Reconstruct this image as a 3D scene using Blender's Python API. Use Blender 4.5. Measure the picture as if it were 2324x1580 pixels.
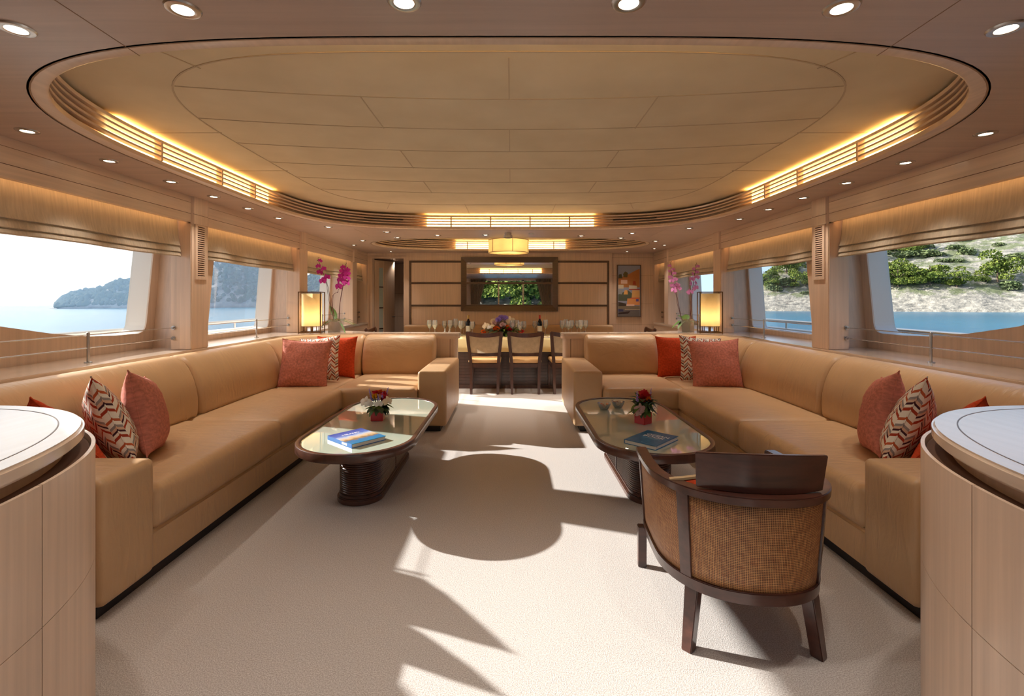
import bpy, bmesh, math, random
from mathutils import Vector, Matrix, noise as mnoise
random.seed(7)
PI = math.pi
C = bpy.context.scene.collection
S = bpy.context.scene
for o in list(bpy.data.objects):
    bpy.data.objects.remove(o)

# ------------------------------------------------------------------ camera
cam_d = bpy.data.cameras.new('camera')
cam = bpy.data.objects.new('camera', cam_d); C.objects.link(cam)
cam.location = (0.01, 0, 1.32); cam.rotation_euler = (PI/2, 0, 0)
cam_d.sensor_width = 36; cam_d.lens = 36*1100/2324
cam_d.shift_x = (1162-1160)/2324; cam_d.shift_y = (680-790)/2324
cam_d.clip_start = 0.05; cam_d.clip_end = 40000
S.camera = cam
# ------------------------------------------------------------------ view
S.view_settings.view_transform = 'Standard'
S.view_settings.look = 'None'
S.view_settings.exposure = 0.74
S.view_settings.gamma = 1.0
S.view_settings.use_curve_mapping = False
cy = S.cycles
cy.use_denoising = True
cy.max_bounces = 8; cy.diffuse_bounces = 4; cy.glossy_bounces = 4
cy.transmission_bounces = 6; cy.transparent_max_bounces = 16
cy.caustics_reflective = False; cy.caustics_refractive = False
cy.sample_clamp_indirect = 6.0
# ------------------------------------------------------------------ sky
SUN = Vector((-2.18, 0.82, 1.0)).normalized()      # towards the sun
W = bpy.data.worlds.new('sky'); S.world = W; W.use_nodes = True
nt = W.node_tree; nt.nodes.clear()
def nn(nt, t, **k):
    n = nt.nodes.new(t)
    for a, b in k.items(): setattr(n, a, b)
    return n
out = nn(nt, 'ShaderNodeOutputWorld'); bg = nn(nt, 'ShaderNodeBackground')
tc = nn(nt, 'ShaderNodeTexCoord')
dot = nn(nt, 'ShaderNodeVectorMath', operation='DOT_PRODUCT'); dot.inputs[1].default_value = SUN
nt.links.new(tc.outputs['Generated'], dot.inputs[0])
glow = nn(nt, 'ShaderNodeMapRange', interpolation_type='SMOOTHSTEP')
glow.inputs['From Min'].default_value = -0.1; glow.inputs['From Max'].default_value = 0.9
nt.links.new(dot.outputs['Value'], glow.inputs['Value'])
sep = nn(nt, 'ShaderNodeSeparateXYZ'); nt.links.new(tc.outputs['Generated'], sep.inputs[0])
alt = nn(nt, 'ShaderNodeMapRange'); alt.inputs['From Min'].default_value = 0.0; alt.inputs['From Max'].default_value = 0.7
nt.links.new(sep.outputs['Z'], alt.inputs['Value'])
ramp = nn(nt, 'ShaderNodeValToRGB')
e = ramp.color_ramp.elements
e[0].position = 0; e[0].color = (.50, .66, .82, 1); e[1].position = 1; e[1].color = (.16, .32, .66, 1)
nt.links.new(alt.outputs[0], ramp.inputs[0])
mx = nn(nt, 'ShaderNodeMix', data_type='RGBA'); mx.inputs['B'].default_value = (1.0, .99, .96, 1)
nt.links.new(glow.outputs[0], mx.inputs['Factor']); nt.links.new(ramp.outputs[0], mx.inputs['A'])
nt.links.new(mx.outputs['Result'], bg.inputs[0]); bg.inputs[1].default_value = .95
nt.links.new(bg.outputs[0], out.inputs[0])
# ------------------------------------------------------------------ sun
sd = bpy.data.lights.new('sun', 'SUN'); so = bpy.data.objects.new('sun', sd); C.objects.link(so)
so.rotation_euler = SUN.to_track_quat('Z', 'Y').to_euler(); so.location = (-60, 30, 40)
sd.energy = 6.6; sd.angle = math.radians(0.6); sd.color = (1, .97, .93)
LAMP_P = 12.5      # one ceiling downlight, in watts

# ================================================================== materials
def srgb(r, g, b):
    f = lambda c: (c/255/12.92) if c/255 <= .04045 else ((c/255+.055)/1.055)**2.4
    return (f(r), f(g), f(b), 1)
def base(name, col, rough=.5, metal=0, spec=.5, coat=0, coat_rough=.1):
    m = bpy.data.materials.new(name); m.use_nodes = True
    b = m.node_tree.nodes['Principled BSDF']
    if len(col) == 3: col = (*col, 1)
    b.inputs['Base Color'].default_value = col
    b.inputs['Roughness'].default_value = rough; b.inputs['Metallic'].default_value = metal
    b.inputs['Specular IOR Level'].default_value = spec
    b.inputs['Coat Weight'].default_value = coat; b.inputs['Coat Roughness'].default_value = coat_rough
    return m
def coords(m, scale=(1, 1, 1), uv=False, rot=(0, 0, 0)):
    nt = m.node_tree
    t = nn(nt, 'ShaderNodeTexCoord'); mp = nn(nt, 'ShaderNodeMapping')
    mp.inputs['Scale'].default_value = scale; mp.inputs['Rotation'].default_value = rot
    nt.links.new(t.outputs['UV' if uv else 'Object'], mp.inputs[0])
    return mp.outputs[0]
def noise_col(m, c1, c2, vec, scale=1, detail=4, lo=.3, hi=.7, rough=.55, dist=0):
    nt = m.node_tree
    n = nn(nt, 'ShaderNodeTexNoise'); n.inputs['Scale'].default_value = scale
    n.inputs['Detail'].default_value = detail; n.inputs['Roughness'].default_value = rough
    n.inputs['Distortion'].default_value = dist
    nt.links.new(vec, n.inputs['Vector'])
    r = nn(nt, 'ShaderNodeValToRGB')
    r.color_ramp.elements[0].position = lo; r.color_ramp.elements[1].position = hi
    r.color_ramp.elements[0].color = (*c1[:3], 1); r.color_ramp.elements[1].color = (*c2[:3], 1)
    nt.links.new(n.outputs['Fac'], r.inputs[0])
    nt.links.new(r.outputs[0], nt.nodes['Principled BSDF'].inputs['Base Color'])
    return n, r
def bump(m, height, strength=.2, dist=.01):
    nt = m.node_tree
    b = nn(nt, 'ShaderNodeBump'); b.inputs['Strength'].default_value = strength; b.inputs['Distance'].default_value = dist
    nt.links.new(height, b.inputs['Height'])
    nt.links.new(b.outputs[0], nt.nodes['Principled BSDF'].inputs['Normal'])
def mul(c, k): return (min(1, c[0]*k), min(1, c[1]*k), min(1, c[2]*k), 1)
def wood(name, col, sc, rough=.35, lo=.9, hi=1.08, coat=.15):
    m = base(name, col, rough, coat=coat, coat_rough=.15)
    v = coords(m, sc)
    n, r = noise_col(m, mul(col, lo), mul(col, hi), v, 1, 6, .3, .7)
    bump(m, n.outputs['Fac'], .06, .002)
    return m
PALE = srgb(220, 192, 168)
M = {}
M['wood_v'] = wood('bleached_wood_upright_grain', PALE, (38, 38, 1.2))
M['wood_y'] = wood('bleached_wood_long_grain', PALE, (38, 1.2, 38))
M['wood_x'] = wood('bleached_wood_cross_grain', PALE, (1.5, 34, 34))
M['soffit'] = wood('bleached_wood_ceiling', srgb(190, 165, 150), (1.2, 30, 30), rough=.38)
M['top'] = wood('pale_wood_polished_top', srgb(212, 190, 170), (30, 1.5, 30), rough=.22, lo=.95, hi=1.03, coat=.7)
M['dark'] = wood('dark_stained_wood', srgb(78, 48, 38), (20, 20, 2), rough=.28, lo=.7, hi=1.25, coat=.4)
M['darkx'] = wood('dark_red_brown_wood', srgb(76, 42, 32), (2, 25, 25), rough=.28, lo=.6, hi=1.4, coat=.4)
M['taupe'] = wood('dark_taupe_wood', srgb(92, 70, 54), (3, 3, 30), rough=.4, lo=.8, hi=1.15)
M['groove'] = base('shadow_gap', srgb(110, 78, 60), .8)
M['line'] = base('panel_joint', srgb(160, 128, 100), .8)
M['cjoint'] = base('padded_ceiling_joint', srgb(198, 176, 146), .8)
M['plinth'] = base('black_plinth', srgb(34, 28, 28), .5)
M['steel'] = base('brushed_steel', srgb(190, 188, 186), .25, 1)
M['bronze'] = base('bronze_lamp_frame', srgb(128, 100, 72), .35, 1)
M['white'] = base('white_painted_hull', srgb(236, 228, 218), .4)
M['ceil'] = base('padded_ceiling_fabric', srgb(220, 200, 168), .8)
v = coords(M['ceil'], (1, 1, 1)); n, r = noise_col(M['ceil'], srgb(214, 195, 162), srgb(224, 206, 174), v, 3, 3)
# carpet
m = M['carpet'] = base('cream_carpet', srgb(205, 190, 175), .95, spec=.1)
v = coords(m); n, r = noise_col(m, srgb(174, 164, 157), srgb(222, 216, 211), v, 230, 3, .35, .65)
bump(m, n.outputs['Fac'], .5, .004)
# leather
def leather(name, col):
    m = base(name, col, .38, spec=.45)
    v = coords(m)
    n, r = noise_col(m, mul(col, .93), mul(col, 1.05), v, 2.5, 3)
    nt = m.node_tree
    a = nn(nt, 'ShaderNodeTexNoise'); a.inputs['Scale'].default_value = 260; nt.links.new(v, a.inputs['Vector'])
    v2 = coords(m, (2.2, 9, 2.2))
    b = nn(nt, 'ShaderNodeTexNoise'); b.inputs['Scale'].default_value = 2.2; b.inputs['Detail'].default_value = 3
    b.inputs['Distortion'].default_value = 1.2; nt.links.new(v2, b.inputs['Vector'])
    s = nn(nt, 'ShaderNodeMath', operation='MULTIPLY_ADD'); s.inputs[1].default_value = .04
    nt.links.new(a.outputs['Fac'], s.inputs[0]); nt.links.new(b.outputs['Fac'], s.inputs[2])
    bump(m, s.outputs[0], .42, .014)
    return m
M['leather'] = leather('tan_leather', srgb(200, 164, 124))
M['seat_leather'] = leather('cream_seat_leather', srgb(222, 178, 122))
# fabrics
def fabric(name, col, sc=300, k=.82):
    m = base(name, col, .95, spec=.15)
    v = coords(m, (1, 1, 1), uv=True)
    n, r = noise_col(m, mul(col, k), mul(col, 1.12), v, sc, 3, .3, .7)
    bump(m, n.outputs['Fac'], .35, .003)
    return m
M['salmon'] = fabric('salmon_chenille', srgb(206, 130, 112), 26, .68)
M['orange'] = fabric('burnt_orange_chenille', srgb(206, 78, 42), 26, .72)

M['cloth'] = base('pale_yellow_tablecloth', srgb(232, 214, 160), .85)
M['napkin'] = base('cream_napkin', srgb(236, 222, 196), .9)
m = M['chevron'] = base('chevron_fabric', (.8, .8, .8), .95, spec=.1)
nt = m.node_tree; v = coords(m, (1, 1, 1), uv=True)
sp = nn(nt, 'ShaderNodeSeparateXYZ'); nt.links.new(v, sp.inputs[0])
def mth(op, a, b=None, c=None, nt=nt):
    n = nn(nt, 'ShaderNodeMath', operation=op)
    for i, x in enumerate((a, b, c)):
        if x is None: continue
        if isinstance(x, (int, float)): n.inputs[i].default_value = x
        else: nt.links.new(x, n.inputs[i])
    return n.outputs[0]
zig = mth('PINGPONG', mth('MULTIPLY', sp.outputs[0], 7.0), .5)
t_ = mth('MULTIPLY_ADD', sp.outputs[1], 6.5, mth('MULTIPLY', zig, 1.1))
fr = mth('FRACT', mth('MULTIPLY', t_, .5))
cell = mth('FLOOR', mth('MULTIPLY', sp.outputs[0], 14.0))
fr2 = mth('FRACT', mth('ADD', fr, mth('MULTIPLY', cell, .31)))
r = nn(nt, 'ShaderNodeValToRGB'); r.color_ramp.interpolation = 'CONSTANT'
els = [(0, (232, 222, 206)), (.16, (168, 66, 44)), (.27, (232, 222, 206)), (.38, (70, 40, 48)), (.46, (214, 176, 150)), (.56, (150, 140, 136)), (.66, (236, 226, 212)), (.8, (190, 96, 60)), (.9, (232, 222, 206))]
while len(r.color_ramp.elements) < len(els): r.color_ramp.elements.new(.5)
for el, (p, c) in zip(r.color_ramp.elements, els):
    el.position = p; el.color = srgb(*c)
nt.links.new(fr2, r.inputs[0]); nt.links.new(r.outputs[0], nt.nodes['Principled BSDF'].inputs['Base Color'])
# cane weave
m = M['cane'] = base('woven_cane', srgb(160, 100, 55), .55)
nt = m.node_tree; v = coords(m, (1, 1, 1), uv=True)
sp = nn(nt, 'ShaderNodeSeparateXYZ'); nt.links.new(v, sp.inputs[0])
mm = lambda op, a, b=None, c=None: mth(op, a, b, c, nt)
gx = mm('ABSOLUTE', mm('SINE', mm('MULTIPLY', sp.outputs[0], PI/.0062)))
gy = mm('ABSOLUTE', mm('SINE', mm('MULTIPLY', sp.outputs[1], PI/.0062)))
hole = mm('MULTIPLY', mm('SUBTRACT', 1.0, mm('POWER', mm('SUBTRACT', 1.0, gx), 1.4)), mm('SUBTRACT', 1.0, mm('POWER', mm('SUBTRACT', 1.0, gy), 1.4)))
v2 = coords(m, (18, 260, 1), uv=True)
na = nn(nt, 'ShaderNodeTexNoise'); na.inputs['Scale'].default_value = 1; nt.links.new(v2, na.inputs['Vector'])
v3 = coords(m, (260, 14, 1), uv=True)
nb = nn(nt, 'ShaderNodeTexNoise'); nb.inputs['Scale'].default_value = 1; nt.links.new(v3, nb.inputs['Vector'])
tone = mm('MULTIPLY', mm('ADD', na.outputs['Fac'], nb.outputs['Fac']), .5)
r = nn(nt, 'ShaderNodeValToRGB'); r.color_ramp.elements[0].position = .38; r.color_ramp.elements[1].position = .62
r.color_ramp.elements[0].color = srgb(176, 108, 62); r.color_ramp.elements[1].color = srgb(236, 178, 114)
nt.links.new(tone, r.inputs[0])
mxx = nn(nt, 'ShaderNodeMix', data_type='RGBA'); mxx.inputs['B'].default_value = srgb(60, 30, 18)
nt.links.new(hole, mxx.inputs['Factor']); nt.links.new(r.outputs[0], mxx.inputs['A'])
nt.links.new(mxx.outputs['Result'], nt.nodes['Principled BSDF'].inputs['Base Color'])
# blind linen, partly translucent
def thin_cloth(name, col, trans, sc, rough=1):
    m = base(name, col, .9)
    nt = m.node_tree
    v = coords(m, sc)
    n, r = noise_col(m, mul(col, .8), mul(col, 1.1), v, 1, 5, .25, .75)
    bump(m, n.outputs['Fac'], .25, .006)
    tr = nn(nt, 'ShaderNodeBsdfTranslucent'); nt.links.new(r.outputs[0], tr.inputs[0])
    mix = nn(nt, 'ShaderNodeMixShader'); mix.inputs[0].default_value = trans
    nt.links.new(nt.nodes['Principled BSDF'].outputs[0], mix.inputs[1]); nt.links.new(tr.outputs[0], mix.inputs[2])
    nt.links.new(mix.outputs[0], nt.nodes['Material Output'].inputs[0])
    return m
M['blind'] = thin_cloth('slub_linen_blind', srgb(206, 190, 166), .10, (50, 75, 2.5))
M['curtain'] = thin_cloth('taupe_curtain', srgb(186, 160, 130), .3, (20, 20, 3))
M['shade'] = thin_cloth('cream_lamp_shade', srgb(240, 220, 170), .55, (3, 3, 3))
M['backmesh'] = thin_cloth('sheer_chair_back', srgb(196, 180, 156), .5, (20, 20, 20))
# glasses
def glass(name, tint=(1, 1, 1, 1), refl=1.0, rough=0.0, ior=1.45, painted_glint=0):
    m = bpy.data.materials.new(name); m.use_nodes = True; nt = m.node_tree; nt.nodes.clear()
    o = nn(nt, 'ShaderNodeOutputMaterial'); t = nn(nt, 'ShaderNodeBsdfTransparent'); t.inputs[0].default_value = tint
    g = nn(nt, 'ShaderNodeBsdfGlossy'); g.inputs['Roughness'].default_value = rough
    f = nn(nt, 'ShaderNodeFresnel'); f.inputs[0].default_value = ior
    k = nn(nt, 'ShaderNodeMath', operation='MULTIPLY'); k.inputs[1].default_value = refl
    nt.links.new(f.outputs[0], k.inputs[0])
    x = nn(nt, 'ShaderNodeMixShader'); nt.links.new(k.outputs[0], x.inputs[0])
    nt.links.new(t.outputs[0], x.inputs[1]); nt.links.new(g.outputs[0], x.inputs[2]); nt.links.new(x.outputs[0], o.inputs[0])
    if painted_glint:  # white diffuse mixed in as painted highlights, brightening the glass
        d = nn(nt, 'ShaderNodeBsdfDiffuse'); d.inputs[0].default_value = (1, 1, 1, 1); y = nn(nt, 'ShaderNodeMixShader'); y.inputs[0].default_value = painted_glint
        nt.links.new(x.outputs[0], y.inputs[1]); nt.links.new(d.outputs[0], y.inputs[2]); nt.links.new(y.outputs[0], o.inputs[0])
    return m
M['pane'] = glass('window_glass', (.97, .985, .98, 1), .14)
M['crystal'] = glass('clear_drinking_glass', (.985, .99, .995, 1), 1.2, .03, painted_glint=.16)
M['bowl'] = glass('clear_bowl_glass', (.96, .98, 1, 1), 1.0, .02, painted_glint=.22)
M['frost'] = base('frosted_door_glass', srgb(196, 214, 214), .3)
M['tabletop'] = base('pale_green_back_painted_glass', srgb(196, 208, 190), .03, spec=.6, coat=1, coat_rough=.01)
M['mirror'] = base('mirror_glass', (.9, .9, .9), .0, 1)
M['bottle'] = base('dark_bottle_glass', srgb(16, 14, 20), .08)
M['red'] = base('red_foil', srgb(190, 50, 36), .4); M['gold'] = base('gold_foil', srgb(200, 160, 90), .35, .6)
M['label'] = base('printed_wine_label', srgb(230, 224, 214), .7)
def emit(name, col, s):
    m = bpy.data.materials.new(name); m.use_nodes = True; nt = m.node_tree; nt.nodes.clear()
    o = nn(nt, 'ShaderNodeOutputMaterial'); e = nn(nt, 'ShaderNodeEmission')
    e.inputs[0].default_value = (*col[:3], 1); e.inputs[1].default_value = s
    nt.links.new(e.outputs[0], o.inputs[0]); return m
M['bulb'] = emit('halogen_bulb', (1, .86, .62), 9)
M['cove'] = emit('warm_cove_light', (1, .64, .24), 5.0)
M['added_uplight'] = emit('added_uplight_strip', (1, .62, .18), 16.0)
M['ledstrip'] = emit('warm_led_strip', (1, .58, .24), 3.2)
M['flame'] = emit('warm_bulb', (1, .7, .35), 14)
M['leaf'] = base('green_leaf', srgb(86, 118, 44), .5); M['leaf2'] = base('deep_green_leaf', srgb(52, 74, 46), .5)
M['stem'] = base('plant_stem', srgb(104, 60, 60), .6); M['moss'] = base('mossy_planter', srgb(104, 98, 40), .9)
M['terra'] = base('grey_brown_planter', srgb(140, 118, 98), .8)
M['magenta'] = base('magenta_petal', srgb(196, 30, 150), .6); M['lilac'] = base('lilac_petal', srgb(222, 140, 200), .6)
M['lavender'] = base('lavender_petal', srgb(166, 140, 214), .7); M['whitep'] = base('white_petal', srgb(240, 232, 224), .6)
M['redp'] = base('red_petal', srgb(200, 20, 40), .6); M['orangep'] = base('orange_petal', srgb(236, 110, 30), .6)
M['yellowp'] = base('yellow_petal', srgb(240, 180, 30), .6); M['creamp'] = base('cream_petal', srgb(238, 220, 190), .6)
M['pinkp'] = base('pale_pink_petal', srgb(226, 190, 190), .6)
M['redbox'] = base('red_lacquer', srgb(186, 28, 34), .35)
M['paper'] = base('book_pages', srgb(226, 220, 212), .8)
M['nuts'] = base('orange_snacks', srgb(200, 100, 50), .7); M['nuts2'] = base('brown_nuts', srgb(170, 124, 96), .7)
M['oil'] = base('yellow_oil', srgb(190, 140, 30), .2)
M['rope'] = base('beige_rope', srgb(190, 160, 120), .9)
M['bluebook'] = base('sea_blue_book_cover', srgb(30, 104, 140), .35)
v = coords(M['bluebook']); noise_col(M['bluebook'], srgb(20, 92, 142), srgb(36, 122, 172), v, 40, 4)
M['ink'] = base('white_print', srgb(240, 240, 240), .5); M['skyblue'] = base('light_blue_print', srgb(130, 180, 210), .5)
M['ltblue'] = base('blue_book_spine', srgb(50, 112, 186), .35)
# picture cover: sky, village hill, sea
m = M['cover'] = base('printed_coast_photo', srgb(70, 110, 190), .25)
nt = m.node_tree; v = coords(m, uv=True); sp = nn(nt, 'ShaderNodeSeparateXYZ'); nt.links.new(v, sp.inputs[0])
na = nn(nt, 'ShaderNodeTexNoise'); na.inputs['Scale'].default_value = 7; na.inputs['Detail'].default_value = 6; nt.links.new(v, na.inputs['Vector'])
yy = mth('ADD', sp.outputs[1], mth('MULTIPLY', mth('SUBTRACT', na.outputs['Fac'], .5, nt=nt), .28, nt=nt), nt=nt)
r = nn(nt, 'ShaderNodeValToRGB')
els = [(0, (40, 130, 180)), (.22, (56, 120, 176)), (.3, (150, 120, 80)), (.42, (222, 190, 150)), (.5, (214, 200, 190)), (.56, (190, 205, 230)), (.7, (90, 120, 200)), (1, (50, 70, 160))]
while len(r.color_ramp.elements) < len(els): r.color_ramp.elements.new(.5)
for el, (p, c) in zip(r.color_ramp.elements, els): el.position = p; el.color = srgb(*c)
nt.links.new(yy, r.inputs[0]); nt.links.new(r.outputs[0], nt.nodes['Principled BSDF'].inputs['Base Color'])

# ================================================================== mesh helpers
class MB:
    def __init__(s): s.v = []; s.f = []; s.uv = {}
    def add(s, vf, T=None):
        vs, fs = vf; k = len(s.v)
        for p in vs:
            p = Vector(p); s.v.append(T @ p if T else p)
        s.f += [tuple(i+k for i in f) for f in fs]
        return s
    def box(s, x0, x1, y0, y1, z0, z1, T=None):
        return s.add(([(x0,y0,z0),(x1,y0,z0),(x1,y1,z0),(x0,y1,z0),(x0,y0,z1),(x1,y0,z1),(x1,y1,z1),(x0,y1,z1)],
                      [(0,3,2,1),(4,5,6,7),(0,1,5,4),(1,2,6,5),(2,3,7,6),(3,0,4,7)]), T)
    def build(s, name, mat, parent=None, bevel=0, seg=2, sharp=35, uvf=None, sub=0):
        me = bpy.data.meshes.new(name)
        me.from_pydata([tuple(p) for p in s.v], [], s.f)
        bm = bmesh.new(); bm.from_mesh(me)
        bmesh.ops.recalc_face_normals(bm, faces=bm.faces)
        if bevel:
            ed = [e for e in bm.edges if len(e.link_faces) == 2 and e.calc_face_angle(0) > math.radians(sharp)]
            bmesh.ops.bevel(bm, geom=ed, offset=bevel, segments=seg, affect='EDGES', clamp_overlap=True)
        if sub:
            bmesh.ops.subdivide_edges(bm, edges=bm.edges, cuts=sub, use_grid_fill=True)
        bm.to_mesh(me); bm.free()
        for p in me.polygons: p.use_smooth = True
        me.set_sharp_from_angle(angle=math.radians(sharp))
        if uvf:
            uv = me.uv_layers.new(name='UVMap')
            for l in me.loops:
                uv.data[l.index].uv = uvf(me.vertices[l.vertex_index].co)
        me.materials.append(M[mat] if isinstance(mat, str) else mat)
        o = bpy.data.objects.new(name, me); C.objects.link(o)
        if parent: o.parent = parent
        return o
def tag(o, label=None, cat=None, group=None, kind=None):
    if label: o['label'] = label
    if cat: o['category'] = cat
    if group: o['group'] = group
    if kind: o['kind'] = kind
    return o
def empty(name, loc=(0, 0, 0), rz=0, label=None, cat=None, group=None):
    o = bpy.data.objects.new(name, None); C.objects.link(o); o.empty_display_size = .1
    o.location = loc; o.rotation_euler = (0, 0, rz)
    return tag(o, label, cat, group)
def struct(o, label=None, cat=None):
    return tag(o, label, cat, kind='structure')
KIDS = {}
def copy_tree(o, parent=None):
    c = o.copy(); C.objects.link(c)
    if parent: c.parent = parent
    for ch in [x for x in bpy.data.objects if x.parent == o]: copy_tree(ch, c)
    return c
def box(x0, x1, y0, y1, z0, z1): return MB().box(x0, x1, y0, y1, z0, z1)
def se(cx, cy_, a, b, n, N=96, t0=0, t1=2*PI, close=True):
    P = []
    for i in range(N if close else N+1):
        t = t0+(t1-t0)*i/N; c, s_ = math.cos(t), math.sin(t)
        P.append((cx+a*math.copysign(abs(c)**(2/n), c), cy_+b*math.copysign(abs(s_)**(2/n), s_)))
    return P
def even(P, closed=True, N=160):
    Q = P+[P[0]] if closed else P
    L = [0]
    for a, b in zip(Q, Q[1:]): L.append(L[-1]+math.dist(a, b))
    R = []; j = 0; tot = L[-1]; K = N if closed else N-1
    for i in range(N):
        t = tot*i/K
        while j < len(L)-2 and L[j+1] < t: j += 1
        u = (t-L[j])/max(1e-9, L[j+1]-L[j])
        R.append(tuple(Q[j][k]+(Q[j+1][k]-Q[j][k])*u for k in range(len(Q[j]))))
    return R
def normals2(P, closed):
    R = []
    n = len(P)
    for i in range(n):
        a = P[(i-1) % n] if closed or i > 0 else P[i]; b = P[(i+1) % n] if closed or i < n-1 else P[i]
        d = (b[0]-a[0], b[1]-a[1]); l = math.hypot(*d) or 1
        R.append((d[1]/l, -d[0]/l))
    return R
def offset(P, d, closed=True):
    return [(p[0]+q[0]*d, p[1]+q[1]*d) for p, q in zip(P, normals2(P, closed))]
def sweep(P, prof, closed=False, caps=True, zs=None, nrm=None):
    """prof: closed list of (n, z); n along the path's right-hand normal."""
    N = nrm or normals2(P, closed); vs = []; fs = []
    for i, (p, q) in enumerate(zip(P, N)):
        pr = prof(i) if callable(prof) else prof
        z0 = (zs[i] if zs else (p[2] if len(p) > 2 else 0))
        for (n, z) in pr: vs.append((p[0]+q[0]*n, p[1]+q[1]*n, z0+z))
    k = len(vs)//len(P)
    for i in range(len(P) if closed else len(P)-1):
        a = i*k; b = ((i+1) % len(P))*k
        for j in range(k):
            j2 = (j+1) % k
            fs.append((a+j, a+j2, b+j2, b+j))
    if caps and not closed:
        fs.append(tuple(range(k))[::-1]); fs.append(tuple(range(len(vs)-k, len(vs))))
    return vs, fs
def prism(P, z0, z1):
    n = len(P); vs = [(p[0], p[1], z0) for p in P]+[(p[0], p[1], z1) for p in P]
    return vs, [tuple(range(n))[::-1], tuple(range(n, 2*n))]+[(i, (i+1) % n, n+(i+1) % n, n+i) for i in range(n)]
def tube(P, r, seg=8, closed=False, caps=True):
    P = [Vector(p) for p in P]; vs = []; fs = []; n = len(P)
    up = None
    for i, p in enumerate(P):
        a = P[(i-1) % n] if closed or i else p; b = P[(i+1) % n] if closed or i < n-1 else p
        d = (b-a).normalized()
        if up is None: up = d.orthogonal().normalized()
        up = (up-d*up.dot(d)).normalized(); sd_ = d.cross(up)
        rr = r(i/(n-1)) if callable(r) else r
        for j in range(seg):
            t = 2*PI*j/seg; vs.append(p+up*math.cos(t)*rr+sd_*math.sin(t)*rr)
    for i in range(n if closed else n-1):
        a = i*seg; b = ((i+1) % n)*seg
        for j in range(seg): fs.append((a+j, a+(j+1) % seg, b+(j+1) % seg, b+j))
    if caps and not closed:
        fs.append(tuple(range(seg))[::-1]); fs.append(tuple(range((n-1)*seg, n*seg)))
    return vs, fs
def lathe(prof, seg=24, c=(0, 0, 0), caps=True):
    vs = []; fs = []; n = len(prof)
    for r, z in prof:
        for j in range(seg):
            t = 2*PI*j/seg; vs.append((c[0]+r*math.cos(t), c[1]+r*math.sin(t), c[2]+z))
    for i in range(n-1):
        for j in range(seg): fs.append((i*seg+j, i*seg+(j+1) % seg, (i+1)*seg+(j+1) % seg, (i+1)*seg+j))
    if not caps: return vs, fs
    if prof[0][0] > 1e-5: fs.append(tuple(range(seg))[::-1])
    if prof[-1][0] > 1e-5: fs.append(tuple(range((n-1)*seg, n*seg)))
    return vs, fs
def ball(c, r, n=8, m=12, sc=(1, 1, 1)):
    prof = [(math.sin(PI*i/n)*r, -math.cos(PI*i/n)*r) for i in range(n+1)]
    vs, fs = lathe([(max(a, 1e-4), b) for a, b in prof], m)
    return [(c[0]+x*sc[0], c[1]+y*sc[1], c[2]+z*sc[2]) for x, y, z in vs], fs
def rbox(x0, x1, y0, y1, z0, z1, r=.05, n=14, puff=(0, 0, 0)):
    """soft rounded box with a puffed top / sides"""
    cx, cy_, cz = (x0+x1)/2, (y0+y1)/2, (z0+z1)/2; h = ((x1-x0)/2, (y1-y0)/2, (z1-z0)/2)
    def co(t, hh):                      # more samples near the edges
        k = min(.45, 1.6*r/hh); a = abs(t)
        a = (a/.55)*(1-k) if a < .55 else 1-k+(a-.55)/.45*k
        return math.copysign(a*hh, t)
    idx = {}; vs = []; fs = []
    def vert(i, j, k):
        key = (i, j, k)
        if key not in idx:
            u = (2*i/n-1, 2*j/n-1, 2*k/n-1)
            p = [co(u[q], h[q]) for q in range(3)]
            inn = [max(-(h[q]-r), min(h[q]-r, p[q])) for q in range(3)]
            d = Vector([p[q]-inn[q] for q in range(3)])
            if d.length > 1e-9: d = d.normalized()*r
            o = [inn[q]+d[q] for q in range(3)]
            for q in range(3):
                a, b = (q+1) % 3, (q+2) % 3
                w = (1-(o[a]/h[a])**2)*(1-(o[b]/h[b])**2)
                o[q] += math.copysign(puff[q]*max(0, w)**.6, o[q]) if abs(o[q]) > h[q]*.5 else 0
            idx[key] = len(vs); vs.append((cx+o[0], cy_+o[1], cz+o[2]))
        return idx[key]
    for a in range(n):
        for b in range(n):
            for s_ in (0, n):
                for q in range(3):
                    def mk(i, j):
                        l = [0, 0, 0]; l[q] = s_; l[(q+1) % 3] = i; l[(q+2) % 3] = j
                        return vert(*l)
                    f = (mk(a, b), mk(a+1, b), mk(a+1, b+1), mk(a, b+1))
                    fs.append(f if s_ else f[::-1])
    return vs, fs
def plate_holes(outer, holes, name, mat, z=None, axis='z', const=0, solid=0, parent=None):
    bm = bmesh.new()
    def put(P):
        vs = []
        for a, b in P:
            vs.append(bm.verts.new((a, b, const) if axis == 'z' else (const, a, b)))
        for i in range(len(vs)): bm.edges.new((vs[i], vs[(i+1) % len(vs)]))
    put(outer)
    for h in holes: put(h)
    nv = Vector((0, 0, 1)) if axis == 'z' else Vector((1, 0, 0))
    bmesh.ops.triangle_fill(bm, use_beauty=True, edges=bm.edges, normal=nv)
    if solid:
        r = bmesh.ops.extrude_face_region(bm, geom=list(bm.faces))
        for v_ in [g for g in r['geom'] if isinstance(g, bmesh.types.BMVert)]:
            if axis == 'z': v_.co.z += solid
            else: v_.co.x += solid
    bmesh.ops.recalc_face_normals(bm, faces=bm.faces)
    me = bpy.data.meshes.new(name); bm.to_mesh(me); bm.free()
    me.materials.append(M[mat]); o = bpy.data.objects.new(name, me); C.objects.link(o)
    if parent: o.parent = parent
    return o
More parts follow.
